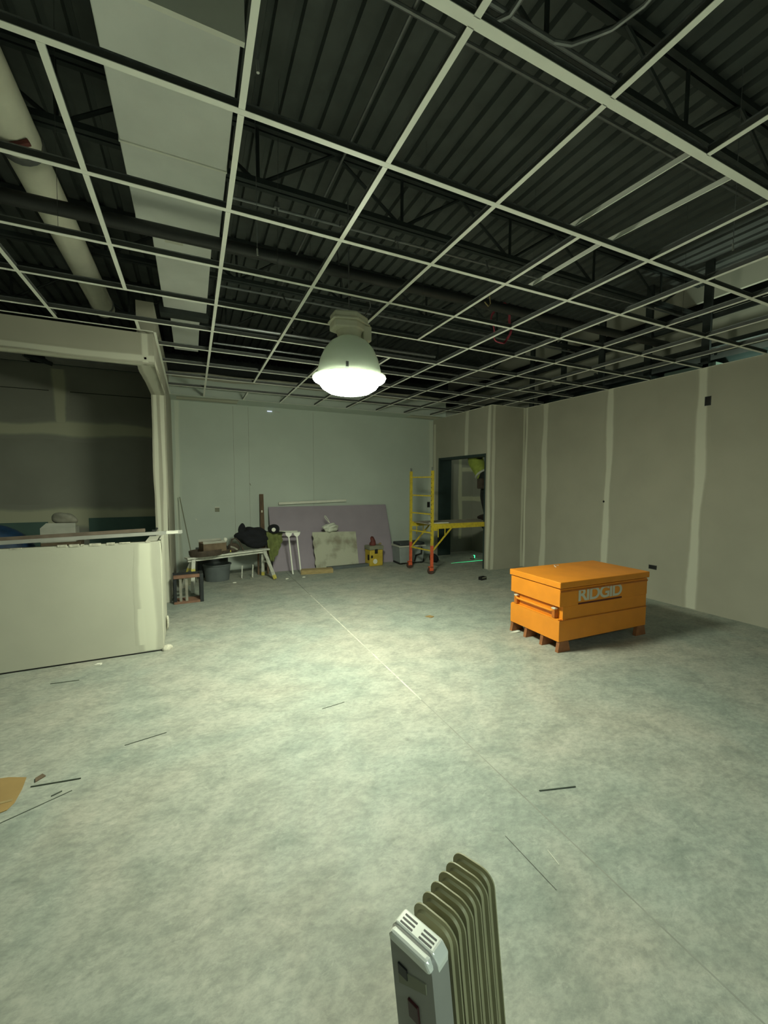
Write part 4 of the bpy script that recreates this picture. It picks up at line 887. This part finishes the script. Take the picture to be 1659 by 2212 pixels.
# stuff on the low wall
def stud(name, p, q, m, label):
    o = MB(); p, q = Vector(p), Vector(q); o.bar(p, q, 0.065, 0.003); d_ = Vector((0, 0.0315, 0.012)); o.bar(p+d_, q+d_, 0.003, 0.026); o.bar(p-Vector((0, 0.0315, -0.012)), q-Vector((0, 0.0315, -0.012)), 0.003, 0.026)
    return tag(o.build(name, M[m]), label, 'metal stud')
stud('metal_stud', (-2.8, 4.355, 1.040), (-0.10, 4.375, 1.095), 'stud_gray', 'long galvanised metal stud lying along the low wall, its end overhanging')
stud('metal_stud', (-2.6, 4.415, 1.062), (-0.42, 4.47, 1.115), 'brown_stud', 'shorter rusty metal stud behind the galvanised one on the low wall')
o = MB().box((0, -0.034, 0), (0.10, 0.034, 0.022)).build('bright_sleeve', M['paper']); o.location = (-0.235, 4.374, 1.096); tag(o, 'bright white bracket on the overhanging stud end', 'bracket')
o = MB().tube([(-0.36, 4.47, 1.12), (-0.33, 4.47, 1.12), (-0.315, 4.47, 1.145)], 0.009, 8).build('hook', M['pipe_dark'], smooth=True); tag(o, 'small dark hook at the end of the rusty stud', 'hook')
# left room contents
o = blob((0, 0, 0.46), 0.55, 'tarp_pile', M['blue_tarp'], None, 61, (1.05, 0.6, 0.98), 4, 0.10); o.location = (-2.52, 6.9, 0.0); tag(o, 'heap of dark blue tarpaulin in the dark room beyond the low wall', 'tarpaulin')
for v in o.data.vertices:
    if v.co.z < 0: v.co.z = 0
cst = thing('carton_stack', 'large dusty brown carton in the dark room under the white one', 'carton', (-1.60, 6.75, 0), 0.1)
MB().box((-0.2, -0.15, 0), (0.22, 0.2, 0.80)).build('carton_body', M['card_dark'], cst, bevel=0.006); MB().box((-0.202, -0.154, 0.4), (0.222, -0.15, 0.46)).build('tape', M['pine'], cst)
o = thing('white_carton', 'white carton tilted on top of the pile in the dark room', 'carton', (-1.62, 6.72, 0.80), 0.05); MB().box((-0.17, -0.13, 0.0), (0.2, 0.13, 0.19), Matrix.Rotation(0.0, 4, 'Y')).build('carton_body', M['white_card'], o, bevel=0.004); MB().add([(-0.17, -0.13, 0.19), (0.2, -0.13, 0.19), (0.19, -0.05, 0.24), (-0.12, -0.05, 0.25)], [(0, 1, 2, 3)]).build('flap', M['white_card'], o)
o = blob((0, 0, 0.05), 0.11, 'clear_plastic_wrap', M['frame_gray'], None, 71, (1.3, 0.8, 0.8), 3, 0.2); o.location = (-1.57, 6.74, 1.055); tag(o, 'crumpled dusty plastic heaped on the white carton', 'plastic')

# ================================================================= WALL BOXES AND SMALL THINGS
def wbox(name, c, sz, axis, label, rim=None):
    t = thing(name, label, 'electrical box', c); a, b_ = sz
    if axis == 'x':
        MB().box((-0.003, -a/2, -b_/2), (0.0, a/2, b_/2)).build('box_opening', M['hole'], t); MB().box((-0.006, -a/2, b_/2-0.006), (0, a/2, b_/2)).box((-0.006, -a/2, -b_/2), (0, a/2, -b_/2+0.006)).box((-0.006, -a/2, -b_/2), (0, -a/2+0.006, b_/2)).box((-0.006, a/2-0.006, -b_/2), (0, a/2, b_/2)).build('rim', M[rim or 'joist'], t)
    else:
        MB().box((-a/2, -0.003, -b_/2), (a/2, 0.0, b_/2)).build('box_opening', M['hole' if not rim else 'lid_gray'], t); MB().box((-a/2, -0.007, b_/2-0.012), (a/2, 0, b_/2+0.004)).build('rim', M[rim or 'joist'], t)
wbox('outlet_box', (XR-0.0005, 3.447, 0.445), (0.105, 0.055), 'x', 'dark horizontal outlet box low on the right wall beside the orange box')
wbox('outlet_box', (XR-0.0005, 2.89, 2.575), (0.065, 0.11), 'x', 'dark vertical outlet box high on the right wall')
wbox('switch_box', (0.39, YF-0.0005, 1.11), (0.075, 0.085), 'y', 'gray outlet box with a bright rim on the far wall above the sawhorse', rim='paper')
wbox('switch_box', (4.765, YF-0.0005, 1.11), (0.07, 0.12), 'y', 'dark outlet box on the far wall seen between the scaffold posts')
o = MB().lathe([(0.0001, 0.002), (0.016, 0.002), (0.018, 0)], 12, X=Matrix.Translation((XR-0.0008, 4.22, 1.31)) @ Matrix.Rotation(math.radians(-90), 4, 'Y')).build('wall_hole', M['hole']); tag(o, 'small round dark hole by a taped seam on the right wall', 'hole')
o = MB().prism([(0, 0), (0.02, -0.01), (0.03, -0.05), (0.018, -0.04)], -0.004, -0.0005).build('torn_paper', M['lid_gray']); o.location = (0.945, YF, 1.58); tag(o, 'small dark tear in the paper of the far wall', 'tear')
for i, (x, L_, m_, lb) in enumerate(((1.33, 0.085, 'reflection_glow', 'bright bluish painted reflection under the far soffit, left of the lamp'), (1.47, 0.10, 'wire', 'dull slot beside the bright one under the far soffit'))):
    if m_ == 'reflection_glow': M['reflection_glow'] = mat('bluish reflection strip', (0.72, 0.78, 0.95), 0.2, emit=(0.75, 0.82, 1.0), emit_s=0.7, var=0.01)  # glow stands in for a bluish reflection; no lamp here
    o = MB().box((x-L_/2, YF-0.012, 2.895), (x+L_/2, YF-0.001, 2.912)).build('soffit_strip', M[m_]); tag(o, lb, 'slot')
o = MB().box((0, 0, 0), (0.012, 0.006, 0.03)).build('nail', M['paper']); o.location = (0.05, YF-0.006, 0.93); o.rotation_euler = (0, -0.6, 0); tag(o, 'small bright nail on the far wall left of the sawhorse', 'nail')
# floor litter
def litter(name, poly, h, m, label, cat, group=None):
    return tag(MB().flat(poly, 0.0004, h).build(name, M[m]), label, cat, group)
cbx = thing('cardboard_scrap', 'brown flattened cardboard piece on the floor at the left edge', 'cardboard', (0, 0, 0))
MB().flat([(-1.15, 2.78), (-0.93, 2.735), (-0.845, 2.695), (-0.835, 2.60), (-0.835, 2.50), (-0.85, 2.455), (-0.92, 2.43), (-1.10, 2.47)], 0.0004, 0.004).build('panel', M['cardboard'], cbx); MB().box((-1.1, 2.515, 0.004), (-0.85, 2.53, 0.0055)).build('crease', M['pine'], cbx)
litter('cardboard_chip', [(-0.80, 2.665), (-0.775, 2.69), (-0.755, 2.665), (-0.79, 2.63)], 0.006, 'card_dark', 'tiny brown chip beside the cardboard at the left edge', 'chip')
def rod(name, p, q, r, m, label):
    return tag(MB().tube([(p[0], p[1], r+0.0003), (q[0], q[1], r+0.0003)], r, 6).build(name, M[m]), label, 'rod', 'thin rods on the floor')
rod('steel_rod', (-0.80, 2.60), (-0.58, 2.565), 0.003, 'dark_rod', 'thick dark rod pointing right from the cardboard at left')
rod('steel_rod', (-0.85, 2.37), (-0.60, 2.48), 0.0018, 'dark_rod', 'thin dark rod on the floor below the cardboard')
rod('steel_rod', (-0.685, 2.475), (-0.645, 2.495), 0.003, 'dark_rod', 'very short dark rod between the two rods below the cardboard')
rod('steel_rod', (1.569, 1.47), (1.762, 1.412), 0.0028, 'dark_rod', 'dark rod on the floor in the right foreground')
rod('steel_rod', (1.226, 1.333), (1.236, 1.06), 0.0018, 'wire', 'long bright wire on the floor above the heater')
rod('steel_rod', (1.34, 1.20), (1.33, 1.13), 0.0018, 'paper', 'short pale wire right of the long bright wire')
rod('steel_rod', (-0.41, 2.79), (-0.19, 2.83), 0.002, 'dark_rod', 'thin dark rod on the floor below the low wall end')
rod('steel_rod', (0.78, 2.68), (0.95, 2.70), 0.0016, 'dark_rod', 'faint thin rod in the bright pool of light')
rod('steel_rod', (-1.05, 3.92), (-0.86, 3.90), 0.0025, 'dark_rod', 'dark rod on the floor close to the low wall')
litter('cardboard_chip', [(2.46, 4.10), (2.53, 4.11), (2.55, 4.05), (2.50, 4.03)], 0.008, 'cardboard', 'small brown cardboard chip alone on the middle of the floor', 'chip')
o = thing('junction_box', 'small dark open box on the floor by the doorway corner', 'box', (4.29, 5.34, 0), 0.2)
MB().box((-0.06, -0.035, 0), (0.06, 0.035, 0.006)).box((-0.06, -0.035, 0), (0.06, -0.03, 0.05)).box((-0.06, 0.03, 0), (0.06, 0.035, 0.05)).box((-0.06, -0.035, 0), (-0.055, 0.035, 0.05)).box((0.055, -0.035, 0), (0.06, 0.035, 0.05)).build('shell', M['black'], o); MB().box((-0.05, -0.0365, 0.03), (0.05, -0.035, 0.045)).build('label', M['lid_gray'], o)
wh = [(-0.788, 4.168, 'next to the low wall base'), (0.56, 6.80, 'in front of the gray tub'), (1.37, 6.72, 'in front of the white stand'), (3.10, 3.27, 'by the skids of the orange box'), (1.65, 6.72, 'left of the pine plank')]
for i, (x, y, lb) in enumerate(wh):
    pl = [(x-0.02, y-0.01), (x+0.025, y-0.015), (x+0.035, y+0.01), (x, y+0.02)]
    if i == 3: pl = [(x-0.12, y-0.02), (x-0.05, y-0.04), (x+0.02, y-0.03), (x+0.0, y+0.0), (x-0.06, y-0.01)]
    litter('paper_scrap', pl, 0.012, 'paper', 'small white scrap on the floor %s' % lb, 'scrap', 'white scraps on the floor')
random.seed(99)
for i in range(14): pass
